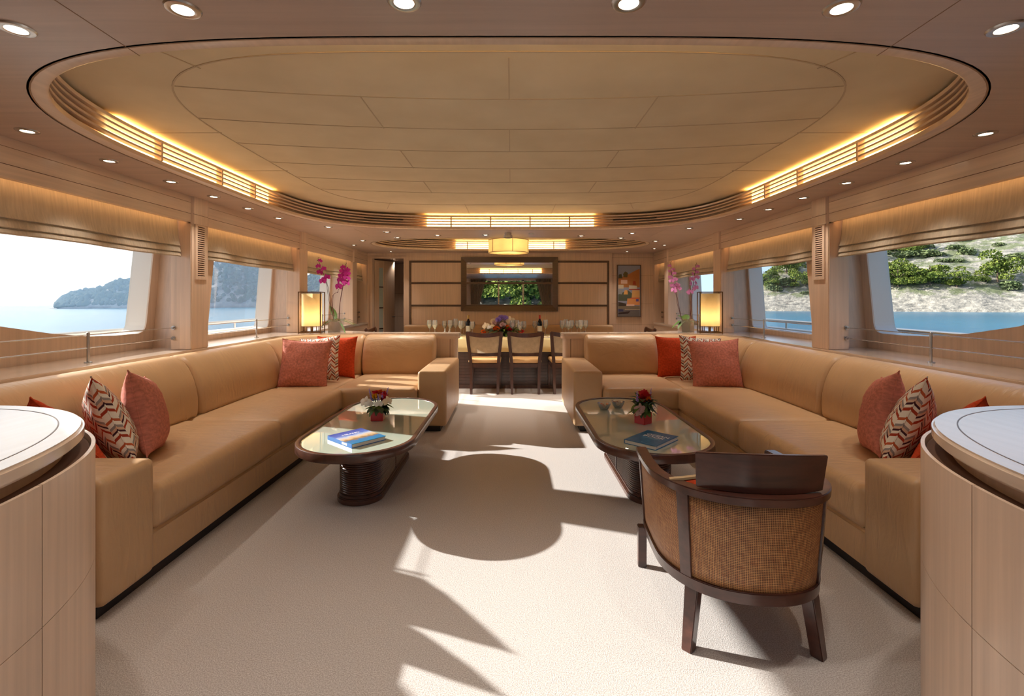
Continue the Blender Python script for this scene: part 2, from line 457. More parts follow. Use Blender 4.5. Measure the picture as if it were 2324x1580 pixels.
def curve_pts(P, N=24):
    """catmull-rom through points"""
    P = [Vector(p) for p in P]; Q = [P[0]*2-P[1]]+P+[P[-1]*2-P[-2]]; R = []
    m_ = len(P)-1
    for i in range(N):
        t = i/(N-1)*m_; k = min(int(t), m_-1); u = t-k
        a, b, c, d = Q[k], Q[k+1], Q[k+2], Q[k+3]
        R.append(.5*((2*b)+(c-a)*u+(2*a-5*b+4*c-d)*u*u+(3*b-a-3*c+d)*u**3))
    return R
def spot(name, loc, power, col=(1, .90, .79), size=112, blend=1.0, r=.03, parent=None, aim=None):
    d = bpy.data.lights.new(name, 'SPOT'); o = bpy.data.objects.new(name, d); C.objects.link(o)
    d.energy = power; d.color = col; d.spot_size = math.radians(size); d.spot_blend = blend; d.shadow_soft_size = r
    o.location = loc
    if parent: o.parent = parent
    return o
def area(name, loc, rot, sx, sy, power, col, parent=None):
    d = bpy.data.lights.new(name, 'AREA'); o = bpy.data.objects.new(name, d); C.objects.link(o)
    d.shape = 'RECTANGLE'; d.size = sx; d.size_y = sy; d.energy = power; d.color = col
    o.location = loc; o.rotation_euler = rot
    if parent: o.parent = parent
    return o
# ================================================================== the room shell
CZ = 2.18; UZ = 2.37; HW = 2.66; YB = -1.8; YF = 9.0
struct(box(-3.4, 3.4, YB-.3, 12.5, -.06, 0).build('floor', 'carpet'))
O1 = dict(cx=0, cy_=3.79, a=2.30, b=2.2, n=3.9); O2 = dict(cx=0, cy_=7.65, a=2.16, b=.95, n=2.5)
def oval(o, d=0, N=200): return even(se(o['cx'], o['cy_'], o['a']+d, o['b']+d, o['n'], 400), True, N)
sof = plate_holes([(-HW-.06, YB), (HW+.06, YB), (HW+.06, YF+.1), (-HW-.06, YF+.1)], [oval(O1), oval(O2)], 'ceiling', 'soffit', const=CZ)
struct(sof)
struct(box(-3.6, 3.6, YB-.2, YF+3.3, 2.56, 2.6).build('ceiling', 'white'))       # deck above
struct(box(-HW, HW, YB, YF+.1, UZ, UZ+.02).build('ceiling', 'ceil'))             # raised padded ceiling
tn = [0]
def trim(mb, mat, **k):
    tn[0] += 1
    return struct(mb.build('trim_%d' % tn[0], mat, **k))
# seams of the padded ceiling
jl = MB()
IN1 = even(se(0, 3.71, 1.83, 1.66, 4.5, 400), True, 200)
jl.add(sweep(IN1+[IN1[0]], [(-.004, -.003), (.004, -.003), (.004, .001), (-.004, .001)]))
def inside(x, y): return (abs(x)/1.83)**4.5+(abs(y-3.71)/1.66)**4.5 < 1
for k in range(6):
    y0 = 2.54+.45*k; P = []
    for i in range(401):
        x = -1.9+3.8*i/400; y = y0-.2*(x/1.85)**2
        if inside(x, y): P.append((x, y))
    if len(P) > 2: jl.add(sweep(P, [(-.003, -.003), (.003, -.003), (.003, .001), (-.003, .001)]))
    ys = [(0,)] if k % 2 else [(-.77,), (.77,)]
    for (x,) in ([(0,)] if k in (1, 3) else [(-.77,), (.77,)]):
        pass
for x, ya, yb in ((0, 2.1, 2.54), (-.77, 2.5, 2.97), (.77, 2.5, 2.97), (0, 2.99, 3.44), (-.77, 3.42, 3.87), (.77, 3.42, 3.87), (0, 3.89, 4.34), (-.77, 4.3, 4.77), (.77, 4.3, 4.77)):
    jl.box(x-.003, x+.003, ya, yb, -.003, .001)
for sx in (-1, 1):
    for P in ([(sx*1.4, 2.2), (sx*1.52, 1.95)], [(sx*1.81, 3.05), (sx*2.25, 3.05)], [(sx*1.81, 3.95), (sx*2.25, 3.95)], [(sx*1.3, 5.25), (sx*1.42, 5.6)], [(sx*.5, 5.33), (sx*.5, 5.95)]):
        jl.add(sweep(P, [(-.003, -.003), (.003, -.003), (.003, .001), (-.003, .001)]))
o = trim(jl, 'cjoint'); o.location.z = UZ
# flat ceiling seams and the dark bead round each oval
jl = MB()
for sx in (-1, 1):
    jl.box(sx*1.3-.0015, sx*1.3+.0015, YB, 1.71, CZ-.001, CZ)
    jl.box(sx*1.9-.0012, sx*1.9+.0012, 5.9, 6.6, CZ-.001, CZ)
trim(jl, 'line')
for O in (O1, O2):
    P = oval(O)
    trim(MB().add(sweep(P, [(-.003, -.001), (.003, -.001), (.003, .002), (-.003, .002)], closed=True)), 'line').location.z = CZ
    # lower lip and upper band of the recess
    L = MB()
    # right-hand normal of a counter-clockwise oval points outward
    L.add(sweep(P, [(-.055, .006), (-.045, .0), (.0, .0), (.01, .0), (.01, .035), (-.045, .035), (-.055, .03)], closed=True))
    L.add(sweep(P, [(-.052, .150), (.02, .150), (.02, .166), (-.056, .166)], closed=True))
    trim(L, 'wood_y').location.z = CZ
    # outer wall of the light trough
    trim(MB().add(sweep(P, [(.10, .003), (.11, .003), (.11, .19), (.10, .19)], closed=True)), 'wood_y').location.z = CZ
def subpath(P, test):
    """longest run of consecutive points that satisfy the test"""
    n = len(P); best = []; cur = []
    for i in range(2*n):
        if test(P[i % n]):
            cur.append(P[i % n])
            if len(cur) > len(best): best = list(cur)
            if len(cur) >= n: break
        else: cur = []
    return best
def cove(O, segs, label, dividers):
    P = oval(O, 0, 260)
    root = empty('cove_louvre', (0, 0, 0), 0, label, 'louvre', 'ceiling light coves')
    for k in range(3):
        z = CZ+.035+.022+k*.032
        MB().add(sweep(P, [(-.050, z), (-.014, z), (-.014, z+.012), (-.050, z+.012)], closed=True)).build('slat', 'wood_y', root)
    MB().add(sweep(P, [(.050, CZ+.036), (.054, CZ+.036), (.054, CZ+.15), (.050, CZ+.15)], closed=True)).build('backing', 'wood_x', root)
    for test in segs:
        Q = subpath(P, test)
        MB().add(sweep(Q, [(.028, CZ+.040), (.034, CZ+.040), (.034, CZ+.146), (.028, CZ+.146)])).build('diffuser', 'cove', root)
        MB().add(sweep(Q, [(-.028, CZ+.167), (.0, CZ+.167), (.0, CZ+.170), (-.028, CZ+.170)])).build('added_uplight', 'added_uplight', root)  # extra hidden strip, added to strengthen the glow on the raised ceiling
    for (x, y) in dividers:
        i = min(range(len(P)), key=lambda q: math.dist(P[q], (x, y))); N = normals2(P, True)[i]; p = P[i]
        T = Matrix.Translation((p[0], p[1], 0)) @ Matrix.Rotation(math.atan2(N[1], N[0]), 4, 'Z')
        MB().box(-.055, -.010, -.008, .008, CZ+.034, CZ+.152, T).build('divider', 'wood_y', root)
    return root
cove(O1, [lambda p: abs(p[0]) < 1.05 and p[1] > 4, lambda p: abs(p[0]) < 1.05 and p[1] < 3, lambda p: p[0] < -1.5 and 2.75 < p[1] < 4.65, lambda p: p[0] > 1.5 and 2.75 < p[1] < 4.65],
     'pale wooden slatted cove with warm lights round the big oval ceiling recess',
     [(x, y) for x in (-.75, -.25, .25, .75) for y in (5.99, 1.6)]+[(s*2.27, y) for s in (-1, 1) for y in (3.12, 3.8, 4.27)])
cove(O2, [lambda p: abs(p[0]) < 1.0 and p[1] > 7.6, lambda p: abs(p[0]) < .9 and p[1] < 7.6],
     'pale wooden slatted cove with warm lights round the small oval recess over the dining table',
     [(x, y) for x in (-.75, -.25, .25, .75) for y in (8.6, 6.7)])
for (x0, x1) in ((-1.78, -1.28), (1.25, 1.75)):
    P = oval(O1, 0, 300); Q = subpath(P, lambda p: x0 < p[0] < x1 and p[1] > 4)
    o = MB().add(sweep(Q, [(-.054, CZ+.10), (-.045, CZ+.10), (-.045, CZ+.112), (-.054, CZ+.112)])).build('air_slot', 'plinth')
    tag(o, 'narrow black air slot in the far %s curve of the big oval recess' % ('left' if x0 < 0 else 'right'), 'air vent')
P = oval(O2, 0, 300); Q = subpath(P, lambda p: 1.5 < p[0] < 1.85 and p[1] > 7.7)
tag(MB().add(sweep(Q, [(-.054, CZ+.10), (-.045, CZ+.10), (-.045, CZ+.112), (-.054, CZ+.112)])).build('air_slot', 'plinth'), 'narrow black air slot at the right end of the small oval recess', 'air vent')

# ------------------------------------------------------------------ side walls
def roundpoly(P):
    R = []; n = len(P)
    for i, p in enumerate(P):
        r = p[2] if len(p) > 2 else 0
        if not r: R.append((p[0], p[1])); continue
        a = Vector(P[i-1][:2]); b = Vector(p[:2]); c = Vector(P[(i+1) % n][:2])
        u = b+(a-b).normalized()*r; w = b+(c-b).normalized()*r
        for k in range(7):
            t = k/6; q = u*(1-t)**2+b*2*t*(1-t)+w*t*t; R.append((q.x, q.y))
    return R
WIN = [roundpoly([(1.95, 1.93), (4.27, 1.93, .04), (4.15, 1.035, .09), (3.85, 1.035), (3.6, 1.046), (3.3, 1.088), (2.97, 1.155), (2.72, 1.25), (2.50, 1.40), (2.3, 1.58), (2.1, 1.78)]),
       roundpoly([(4.69, 1.93, .05), (6.39, 1.93, .04), (6.25, .955, .08), (4.53, .955, .08)]),
       roundpoly([(6.80, 1.93, .05), (8.44, 1.93, .04), (8.30, .955, .08), (6.66, .955, .08)])]
COLS = [(4.04, 4.27), (6.12, 6.35), (8.17, 8.38)]
wn = [0]
def side(s):
    nm = 'wall_left' if s < 0 else 'wall_right'; sd_ = 'left' if s < 0 else 'right'
    sy = lambda v: v
    bx = lambda x0, x1, y0, y1, z0, z1: box(min(s*x0, s*x1), max(s*x0, s*x1), y0, y1, z0, z1)
    # hull lining with its window openings and the white reveal outside it
    struct(plate_holes([(YB, .8), (YF+.2, .8), (YF+.2, 2.2), (YB, 2.2)], WIN, nm, 'wood_v', axis='x', const=s*3.12, solid=s*.012))
    struct(plate_holes([(YB, -.2), (YF+.2, -.2), (YF+.2, 2.56), (YB, 2.56)], WIN, nm, 'white', axis='x', const=s*3.132, solid=s*.17))
    for P in WIN:
        wn[0] += 1
        w = struct(MB().add(([(s*3.285, a, b) for a, b in P], [tuple(range(len(P)))])).build('window_%d' % wn[0], 'pane'))
    # fascia over the windows, with its shadow lines
    F = bx(HW, HW+.04, YB, YF, 1.965, CZ+.02)
    struct(F.build(nm, 'wood_y'))
    trim(bx(HW-.0015, HW, YB, YF, 2.035, 2.038), 'groove'); trim(bx(HW-.0015, HW, YB, YF, 2.128, 2.1305), 'line')
    struct(bx(HW+.04, 3.13, YB, YF, 2.02, 2.05).build(nm, 'wood_y'))
    struct(bx(3.05, 3.13, YB, YF, 1.95, 2.03).build(nm, 'wood_y'))
    # low wall and window ledge
    struct(bx(HW, HW+.03, YB, YF, 0, .87).build(nm, 'wood_y'))
    lg = bx(HW-.012, 3.12, YB, YF, .862, .9); struct(lg.build(nm, 'top', bevel=.006))
    struct(bx(HW-.045, HW+.01, YB, 6.0, .80, .862).build(nm, 'wood_y', bevel=.02, seg=4))
    # pillars between the windows
    for (y0, y1) in COLS:
        trim(bx(HW-.004, 2.83, y0, y1, .9, 1.99), 'wood_v', bevel=.006)
        yb0, yb1 = y0+.20, y1+.18
        jb = MB(); X0, X1 = (s*2.80, s*3.12)
        a, b, c, d = (y0+.19, y1+.20, y0+.32, y1+.36)
        jb.add(([(X0, a, .9), (X1, a, .9), (X1, b, .9), (X0, b, .9), (X0, c, 2.03), (X1, c, 2.03), (X1, d, 2.03), (X0, d, 2.03)],
                [(0, 1, 2, 3), (4, 5, 6, 7), (0, 1, 5, 4), (1, 2, 6, 5), (2, 3, 7, 6), (3, 0, 4, 7)]))
        trim(jb, 'wood_v')
        # rounded head of the pillar
        P = [(s*(HW+.002), y0), (s*(HW-.022), y0+.012)]+[(s*(HW-.022-.0*k), y0+.02+k*.02) for k in range(6)]
        for k in range(7):
            t = k/6*PI/2; P.append((s*(HW-.022+.03*(1-math.cos(t))), y1-.05+.05*math.sin(t)))
        P.append((s*(HW+.02), y1)); P.append((s*(HW+.02), y0))
        trim(MB().add(prism(P, 1.955, CZ)), 'wood_v')
        trim(bx(HW-.0235, HW-.020, y0, y1-.04, 2.033, 2.036), 'groove')
    # end jamb by the front wall
    trim(bx(HW, 3.12, 8.96, YF+.1, .9, 1.99), 'wood_v')
    # warm strip hidden behind the fascia
    rr = empty('cove_strip_light', (0, 0, 0), 0, 'warm strip light hidden above the blinds on the %s side' % sd_, 'light')
    for (a, b) in ((.3, 4.03), (4.28, 6.11), (6.36, 8.16), (8.40, 8.95)):
        bx(2.703, 2.712, a, b, 1.985, 1.998).build('strip', 'ledstrip', rr)
side(-1); side(1)
# roman blinds
def blind(s, y0, y1, zb, label):
    prof = [(0, 1.99), (.006, 1.99)]; F = []
    L = y1-y0; n = max(24, int(L*22)); vs = []; fs = []
    random.seed(int(y0*100)+int(s*7))
    ph = random.random()*6
    front = [(-.002, 1.995), (.004, 1.93), (.012, zb+.16), (.022, zb+.115), (.03, zb+.092), (.012, zb+.088), (.026, zb+.072), (.034, zb+.04), (.018, zb+.035), (.03, zb+.026), (.036, zb+.008), (.028, zb), (.012, zb+.004), (-.004, zb+.03), (-.006, 1.995)]
    k = len(front)
    for i in range(n+1):
        y = y0+L*i/n
        w = .0045*math.sin(y*9+ph)+.003*math.sin(y*23+ph*2)
        for j, (a, z) in enumerate(front):
            low = max(0, min(1, (1.98-z)/.25)); ww = w*low*(1 if 0 < j < k-2 else .3)
            dz = .004*math.sin(y*5+ph)*low
            edge = .004*low if 0 < i < n else 0
            vs.append((s*(2.765-a-ww-edge), y, z+dz))
    for i in range(n):
        for j in range(k):
            fs.append((i*k+j, i*k+(j+1) % k, (i+1)*k+(j+1) % k, (i+1)*k+j))
    fs.append(tuple(range(k))[::-1]); fs.append(tuple(range(n*k, n*k+k)))
    o = MB().add((vs, fs)).build('roman_blind', 'blind', sharp=50)
    tag(o, label, 'blind', 'linen roman blinds')
BL = [(.3, 4.03, 1.675), (4.285, 6.11, 1.67), (6.365, 8.16, 1.67), (8.40, 8.95, 1.66)]
wh = ['the window nearest the camera', 'the second window from the camera', 'the window behind the orchid', 'the narrow window by the dining end']
for s in (-1, 1):
    for (a, b, z), w_ in zip(BL, wh):
        blind(s, a, b, z, 'taupe linen roman blind over %s on the %s side' % (w_, 'left' if s < 0 else 'right'))
# vent panels on the first pillars
for s in (-1, 1):
    root = empty('air_vent_panel', (s*(HW-.010), 4.155, 1.49), 0, 'slotted wooden air vent panel on the first pillar on the %s' % ('left' if s < 0 else 'right'), 'vent', 'pillar vents')
    pm = MB()
    w = .075; n = 24
    pm.box(-s*.004, s*.008, -w, -w*.62, 0, .49); pm.box(-s*.004, s*.008, w*.62, w, 0, .49)
    zz = [0, .03]; z = .03
    pm.box(-s*.004, s*.008, -w*.62, w*.62, 0, .03); pm.box(-s*.004, s*.008, -w*.62, w*.62, .46, .49)
    for k in range(n):
        z = .03+k*.43/n; pm.box(-s*.004, s*.006, -w*.62, w*.62, z+.009, z+.43/n)
    pm.build('slotted_panel', 'wood_v', root)
    MB().box(s*.0055, s*.0075, -w*.64, w*.64, .02, .47).build('backing', 'groove', root)
# ledge rails
def rail(s, y0, y1, posts, label, ends=True):
    root = empty('ledge_rail', (s*2.80, (y0+y1)/2, .9), 0, label, 'rail', 'wire rails along the window ledges'); ym = (y0+y1)/2
    for z in (.098, .185):
        MB().add(tube([(0, y0-ym, z), (0, y1-ym, z)], .0035, 8)).build('rod', 'steel', root)
        if ends:
            for y in ((y1,) if y0 < 1 else (y0, y1)):
                d = 1 if y == y1 else -1
                b = MB().add(tube([(0, y-ym-d*.022, z), (0, y-ym, z)], .010, 12)).add(tube([(0, y-ym-d*.004, z), (0, y-ym+d*.002, z)], .016, 14))
                b.build('end_cap', 'steel', root)
    for p in posts:
        MB().add(lathe([(.022, 0), (.022, .006), (.009, .008), (.009, .2), (.006, .203)], 16, (0, p-ym, 0))).build('post', 'steel', root)
for s in (-1, 1):
    t = 'left' if s < 0 else 'right'
    rail(s, .4, 4.035, (1.2, 3.22), 'thin steel two-rod rail on the %s ledge nearest the camera' % t)
    rail(s, 4.275, 6.115, (5.35,), 'thin steel two-rod rail on the %s ledge below the second window' % t)
    rail(s, 6.355, 8.165, (7.2,), 'thin steel two-rod rail on the %s ledge behind the orchid' % t)
    rail(s, 8.385, 8.955, (8.7,), 'short steel rail on the %s ledge at the dining end' % t)

# ------------------------------------------------------------------ front wall
fw = MB().box(-1.93, 1.87, 8.95, 9.1, 0, CZ)
struct(fw.build('wall_front', 'wood_v'))
struct(box(1.87, 3.2, 9.05, 9.15, 0, 2.3).build('wall_front', 'wood_v'))
for z in (.85, 1.24, 1.76, 2.10): trim(box(1.87, 2.66, 9.0485, 9.05, z, z+.004), 'line')
tp = MB()
for z in (2.0, 1.605, 1.190): tp.box(-1.87, 1.82, 8.938, 8.952, z, z+.036)
for x in (-1.87, 1.784): tp.box(x, x+.036, 8.937, 8.952, .75, 2.036)
trim(tp, 'taupe')
# door frame, doorway and passage on the left
struct(box(-3.2, -2.60, 9.0, 9.12, 0, 2.3).build('wall_front', 'wood_v'))
struct(box(-2.60, -1.93, 9.0, 9.12, 2.12, 2.3).build('wall_front', 'wood_v'))
fr_ = MB().box(-2.61, -2.565, 8.985, 9.13, 0, 2.125).box(-1.985, -1.93, 8.985, 9.13, 0, 2.125).box(-2.565, -1.985, 8.985, 9.13, 2.085, 2.125)
trim(fr_, 'wood_v', bevel=.004)
# passage
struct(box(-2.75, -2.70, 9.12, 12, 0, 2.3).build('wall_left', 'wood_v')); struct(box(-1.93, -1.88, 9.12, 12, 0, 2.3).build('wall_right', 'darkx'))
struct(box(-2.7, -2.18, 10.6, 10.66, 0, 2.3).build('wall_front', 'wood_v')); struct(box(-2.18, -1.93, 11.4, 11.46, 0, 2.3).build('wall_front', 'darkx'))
struct(box(-2.75, -1.9, 9.12, 12, 2.10, 2.13).build('ceiling', 'soffit'))
for z in (1.45, .95, .6): trim(box(-2.7, -2.18, 10.597, 10.6, z, z+.004), 'line')
for x, y in ((-2.3, 9.7), (-2.05, 10.9)):
    spot('passage_fill', (x, y, 2.08), 9)  # added lights without fittings, put in to brighten the passage
# open door leaf
dr = empty('door_1', (-2.555, 9.13, 0), math.radians(68)); dr['kind'] = 'structure'
MB().box(0, .13, 0, .04, 0, 2.07).box(.27, .62, 0, .04, 0, 2.07).box(.13, .27, 0, .04, 1.93, 2.07).box(.13, .27, 0, .04, 0, .35).build('door_leaf', 'wood_v', dr, bevel=.003)
MB().box(.13, .27, .016, .024, .35, 1.93).build('frosted_glass', 'frost', dr)
mb = MB()
for z in (.75, 1.15, 1.55): mb.box(.13, .27, .008, .032, z, z+.02)
mb.build('glazing_bar', 'steel', dr)
MB().add(tube([(.56, -.005, .98), (.56, -.05, .98), (.46, -.052, .98)], .008, 8)).build('handle', 'steel', dr)
# ------------------------------------------------------------------ aft wall with glass doors and curtains (seen in the mirror)
struct(box(-3.2, -1.5, YB-.1, YB, 0, 2.4).build('wall_back', 'wood_v')); struct(box(1.5, 3.2, YB-.1, YB, 0, 2.4).build('wall_back', 'wood_v'))
struct(box(-1.5, 1.5, YB-.1, YB, 2.12, 2.4).build('wall_back', 'wood_v'))
gd = empty('door_2', (0, YB-.05, 0)); gd['kind'] = 'structure'
for a, b in ((-1.5, -.5), (-.5, .5), (.5, 1.5)):
    MB().box(a, a+.03, -.02, .02, 0, 2.12).box(b-.03, b, -.02, .02, 0, 2.12).box(a, b, -.02, .02, 2.08, 2.12).box(a, b, -.02, .02, 0, .05).build('frame', 'steel', gd)
    MB().add(([(a+.03, 0, .05), (b-.03, 0, .05), (b-.03, 0, 2.08), (a+.03, 0, 2.08)], [(0, 1, 2, 3)])).build('pane', 'pane', gd)
for s in (-1, 1):
    P0 = []; n = 120; vs = []; fs = []; rows = 14
    for r_ in range(rows+1):
        v = r_/rows; z = 2.12*(1-v)+.02; wd = .62-.30*math.sin(min(1, v*1.35)*PI/2)
        for i in range(n+1):
            u = i/n; x = s*(1.62-wd*u); vs.append((x, YB+.10+.025*math.sin(u*2*PI*9), z))
    for r_ in range(rows):
        for i in range(n): fs.append((r_*(n+1)+i, r_*(n+1)+i+1, (r_+1)*(n+1)+i+1, (r_+1)*(n+1)+i))
    o = MB().add((vs, fs)).build('curtain', 'curtain', sharp=80)
    sm = o.modifiers.new('thickness', 'SOLIDIFY'); sm.thickness = .004
    tag(o, 'taupe pleated curtain on the %s of the aft glass doors, seen in the mirror' % ('left' if s > 0 else 'right'), 'curtain', 'aft curtains')

# ------------------------------------------------------------------ downlights
def px(x, y, z):                      # a point of the plane at height z on the line of sight through a photo point
    d = (z-1.32)*1100/(680-y); return (.01+(x-1160)*d/1100, d)
DL = [(37, 65), (415, 20), (917, 3), (1427, 5), (1910, 17), (2283, 64), (62, 297), (248, 365), (388, 412), (485, 446), (563, 473), (632, 495), (745, 515), (878, 526),
      (902, 539), (823, 546), (803, 556), (887, 571), (993, 534), (1102, 533), (2237, 303), (2055, 369), (1921, 415), (1822, 449), (1744, 475), (1678, 497), (1564, 518),
      (1435, 529), (1409, 540), (1488, 547), (1508, 556), (1485, 564), (1423, 571), (1319, 535)]
where = {0: 'leftmost of the big ones at the top edge', 1: 'second from the left at the top edge', 2: 'left of centre at the top edge', 3: 'right of centre at the top edge', 4: 'second from the right at the top edge', 5: 'rightmost of the big ones at the top edge'}
ordn = ['first', 'second', 'third', 'fourth', 'fifth', 'sixth', 'seventh', 'eighth']
first = None
def ldesc(i):
    if i in where: return where[i]
    if 6 <= i <= 13: return ordn[i-6]+' from the camera in the row above the left windows'
    if 20 <= i <= 26: return ordn[i-20]+' from the camera in the row above the right windows'
    return {14: 'just before the left tip of the small oval recess', 15: 'farther out beside the left fascia', 16: 'nearest the left fascia by the fourth pillar',
            17: 'above the open doorway', 18: 'between the two ovals, left of the smoke detector by a third', 19: 'between the two ovals, next left of the smoke detector',
            27: 'behind the right end of the big oval recess', 28: 'in front of the right half of the small oval recess', 29: 'right of the small oval recess tip',
            30: 'nearest the right fascia at the dining end', 31: 'close to the right wall corner by the picture', 32: 'above the painting', 33: 'between the two ovals, right of the smoke detector'}[i]
for i, (x, y) in enumerate(DL):
    X, Y = px(x, y, CZ)
    if first is None:
        root = empty('ceiling_downlight', (X, Y, CZ))
        MB().add(lathe([(.028, -.0002), (.029, -.005), (.034, -.007), (.046, -.005), (.050, -.0002)], 28, caps=False)).build('trim_ring', 'steel', root)
        MB().add(lathe([(.0001, -.0035), (.018, -.0033), (.027, -.0015), (.028, -.0002)], 24)).build('bulb', 'bulb', root)
        first = root
    else:
        root = copy_tree(first); root.location = (X, Y, CZ)
    tag(root, 'round recessed ceiling downlight, '+ldesc(i), 'downlight', 'ceiling downlights')
    spot('downlight_beam', (X, Y, CZ-.012), LAMP_P*((1.2 if abs(X) > 1.9 else 2.6) if Y > 5.9 else 1), size=(82 if abs(X) > 1.9 else 112))
for i, (X, Y) in enumerate(((-1.7, -.7), (-.6, -1.0), (.6, -1.0), (1.7, -.7))):
    root = copy_tree(first); root.location = (X, Y, CZ)
    tag(root, 'round recessed ceiling downlight by the aft doors, %s of the four seen in the mirror' % ('first', 'second', 'third', 'fourth')[i], 'downlight', 'ceiling downlights behind the camera')
    spot('downlight_beam', (X, Y, CZ-.012), LAMP_P*1.0)
# small ceiling fittings between the ovals
tag(MB().add(lathe([(.045, 0), (.045, -.03), (.058, -.034), (.058, -.062), (.04, -.07)], 24, (-.03, 6.25, CZ))).build('smoke_detector', M['steel']), 'grey round smoke detector on the ceiling between the ovals', 'smoke detector')
tag(MB().add(lathe([(.03, 0), (.03, -.006), (.0, -.008)], 20, (.27, 6.3, CZ))).build('ceiling_sensor', 'white'), 'small flat ceiling sensor right of the smoke detector', 'sensor')
# ================================================================== sofas
def endcap(P, prof, nrm, r=.045, z=None):
    """sweep whose two ends round off like a stuffed cushion"""
    c = (sum(p[0] for p in prof)/len(prof), sum(p[1] for p in prof)/len(prof))
    pts = []; nr = []; pf = []
    a0 = Vector(P[0][:2]); d0 = (Vector(P[1][:2])-a0).normalized(); a1 = Vector(P[-1][:2]); d1 = (a1-Vector(P[-2][:2])).normalized()
    def shr(k):
        return [(c[0]+(n-c[0])*(1-k*r/.16), c[1]+(z_-c[1])*(1-k*r/.24)) for n, z_ in prof]
    for k in range(6):
        t = k/5*PI/2; pts.append(tuple(a0+d0*(r*(1-math.cos(t)))))
        nr.append(nrm[0]); pf.append(shr(1-math.sin(t)))
    mid = [p for p in P[1:-1]]
    pts += [tuple(p[:2]) for p in mid]; nr += nrm[1:-1]; pf += [prof]*len(mid)
    for k in range(6):
        t = (5-k)/5*PI/2; pts.append(tuple(a1-d1*(r*(1-math.cos(t)))))
        nr.append(nrm[-1]); pf.append(shr(1-math.sin(t)))
    return sweep(pts, lambda i: pf[i], nrm=nr)
def smooth_prof(P, n=4):
    """chaikin"""
    for _ in range(n):
        Q = []
        for a, b in zip(P, P[1:]+P[:1]):
            Q.append((a[0]*.75+b[0]*.25, a[1]*.75+b[1]*.25)); Q.append((a[0]*.25+b[0]*.75, a[1]*.25+b[1]*.75))
        P = Q
    return P
BACK = smooth_prof([(.0, .40), (.30, .40), (.315, .56), (.285, .72), (.20, .875), (.08, .905), (-.01, .86)], 2)
def sofa(s, label):
    root = empty('leather_sofa', (s*2.0, 4.0, 0), 0, label, 'sofa', 'L-shaped sofas'); T = Matrix.Translation((-s*2.0, -4.0, 0))
    X = lambda a, b: (min(s*a, s*b), max(s*a, s*b))
    def B(a, b, y0, y1, z0, z1): return MB().box(*X(a, b), y0, y1, z0, z1, T)
    def R(a, b, y0, y1, z0, z1, r, puff): return MB().add(rbox(*X(a, b), y0, y1, z0, z1, r, 16, puff), T)
    B(1.70, 2.58, 2.0, 5.9, 0, .075).box(*X(.70, 1.71), 4.86, 5.9, 0, .075, T).build('plinth', 'plinth', root)
    B(1.655, 2.60, 2.22, 5.95, .065, .245).build('base', 'leather', root, bevel=.015, seg=3)
    B(.90, 1.66, 4.745, 5.95, .065, .245).build('base', 'leather', root, bevel=.015, seg=3)
    R(1.64, 2.60, 1.955, 2.25, .065, .59, .028, (.004, .004, .006)).build('arm', 'leather', root)
    R(.63, .915, 4.79, 5.955, .065, .61, .028, (.004, .004, .006)).build('arm', 'leather', root)
    R(1.645, 2.40, 2.25, 3.515, .24, .448, .045, (.012, .008, .014)).build('seat_cushion', 'leather', root)
    R(1.645, 2.40, 3.52, 4.775, .24, .448, .045, (.012, .008, .014)).build('seat_cushion', 'leather', root)
    R(1.735, 2.42, 4.78, 5.74, .24, .440, .035, (.004, .004, .01)).build('seat_cushion', 'leather', root)
    R(.92, 1.73, 4.735, 5.74, .24, .448, .045, (.008, .012, .012)).build('seat_cushion', 'leather', root)
    def back(P, nr):
        MB().add(endcap([(s*a, b) for a, b in P], BACK, [(s*a, b) for a, b in nr]), T).build('back_cushion', 'leather', root, sharp=60)
    lin = lambda a, b, n=10: [a+(b-a)*i/n for i in range(n+1)]
    back([(2.635, y) for y in lin(1.985, 3.645)], [(-1, 0)]*11)
    back([(2.635, y) for y in lin(3.655, 4.945)], [(-1, 0)]*11)
    P = [(2.635, y) for y in lin(4.955, 5.40, 3)]; nr = [(-1, 0)]*4
    for k in range(1, 13):
        t = k/12*PI/2; P.append((2.075+.56*math.cos(t), 5.41+.56*math.sin(t))); nr.append((-math.cos(t), -math.sin(t)))
    P += [(x, 5.97) for x in lin(2.0, 1.75, 2)]; nr += [(0, -1)]*3
    back(P, nr)
    back([(x, 5.97) for x in lin(1.74, .90)], [(0, -1)]*11)
    # stitched seams
    q = MB()
    for y in (1.972,):
        for x in (1.665, 1.675):
            q.add(tube([(s*x, 1.951, .09), (s*x, 1.951, .565)], .0018, 6), T)
    q.build('seam', 'leather', root)
    return root
sofa(-1, 'tan leather L-shaped corner sofa along the left windows')
sofa(1, 'tan leather L-shaped corner sofa along the right windows')
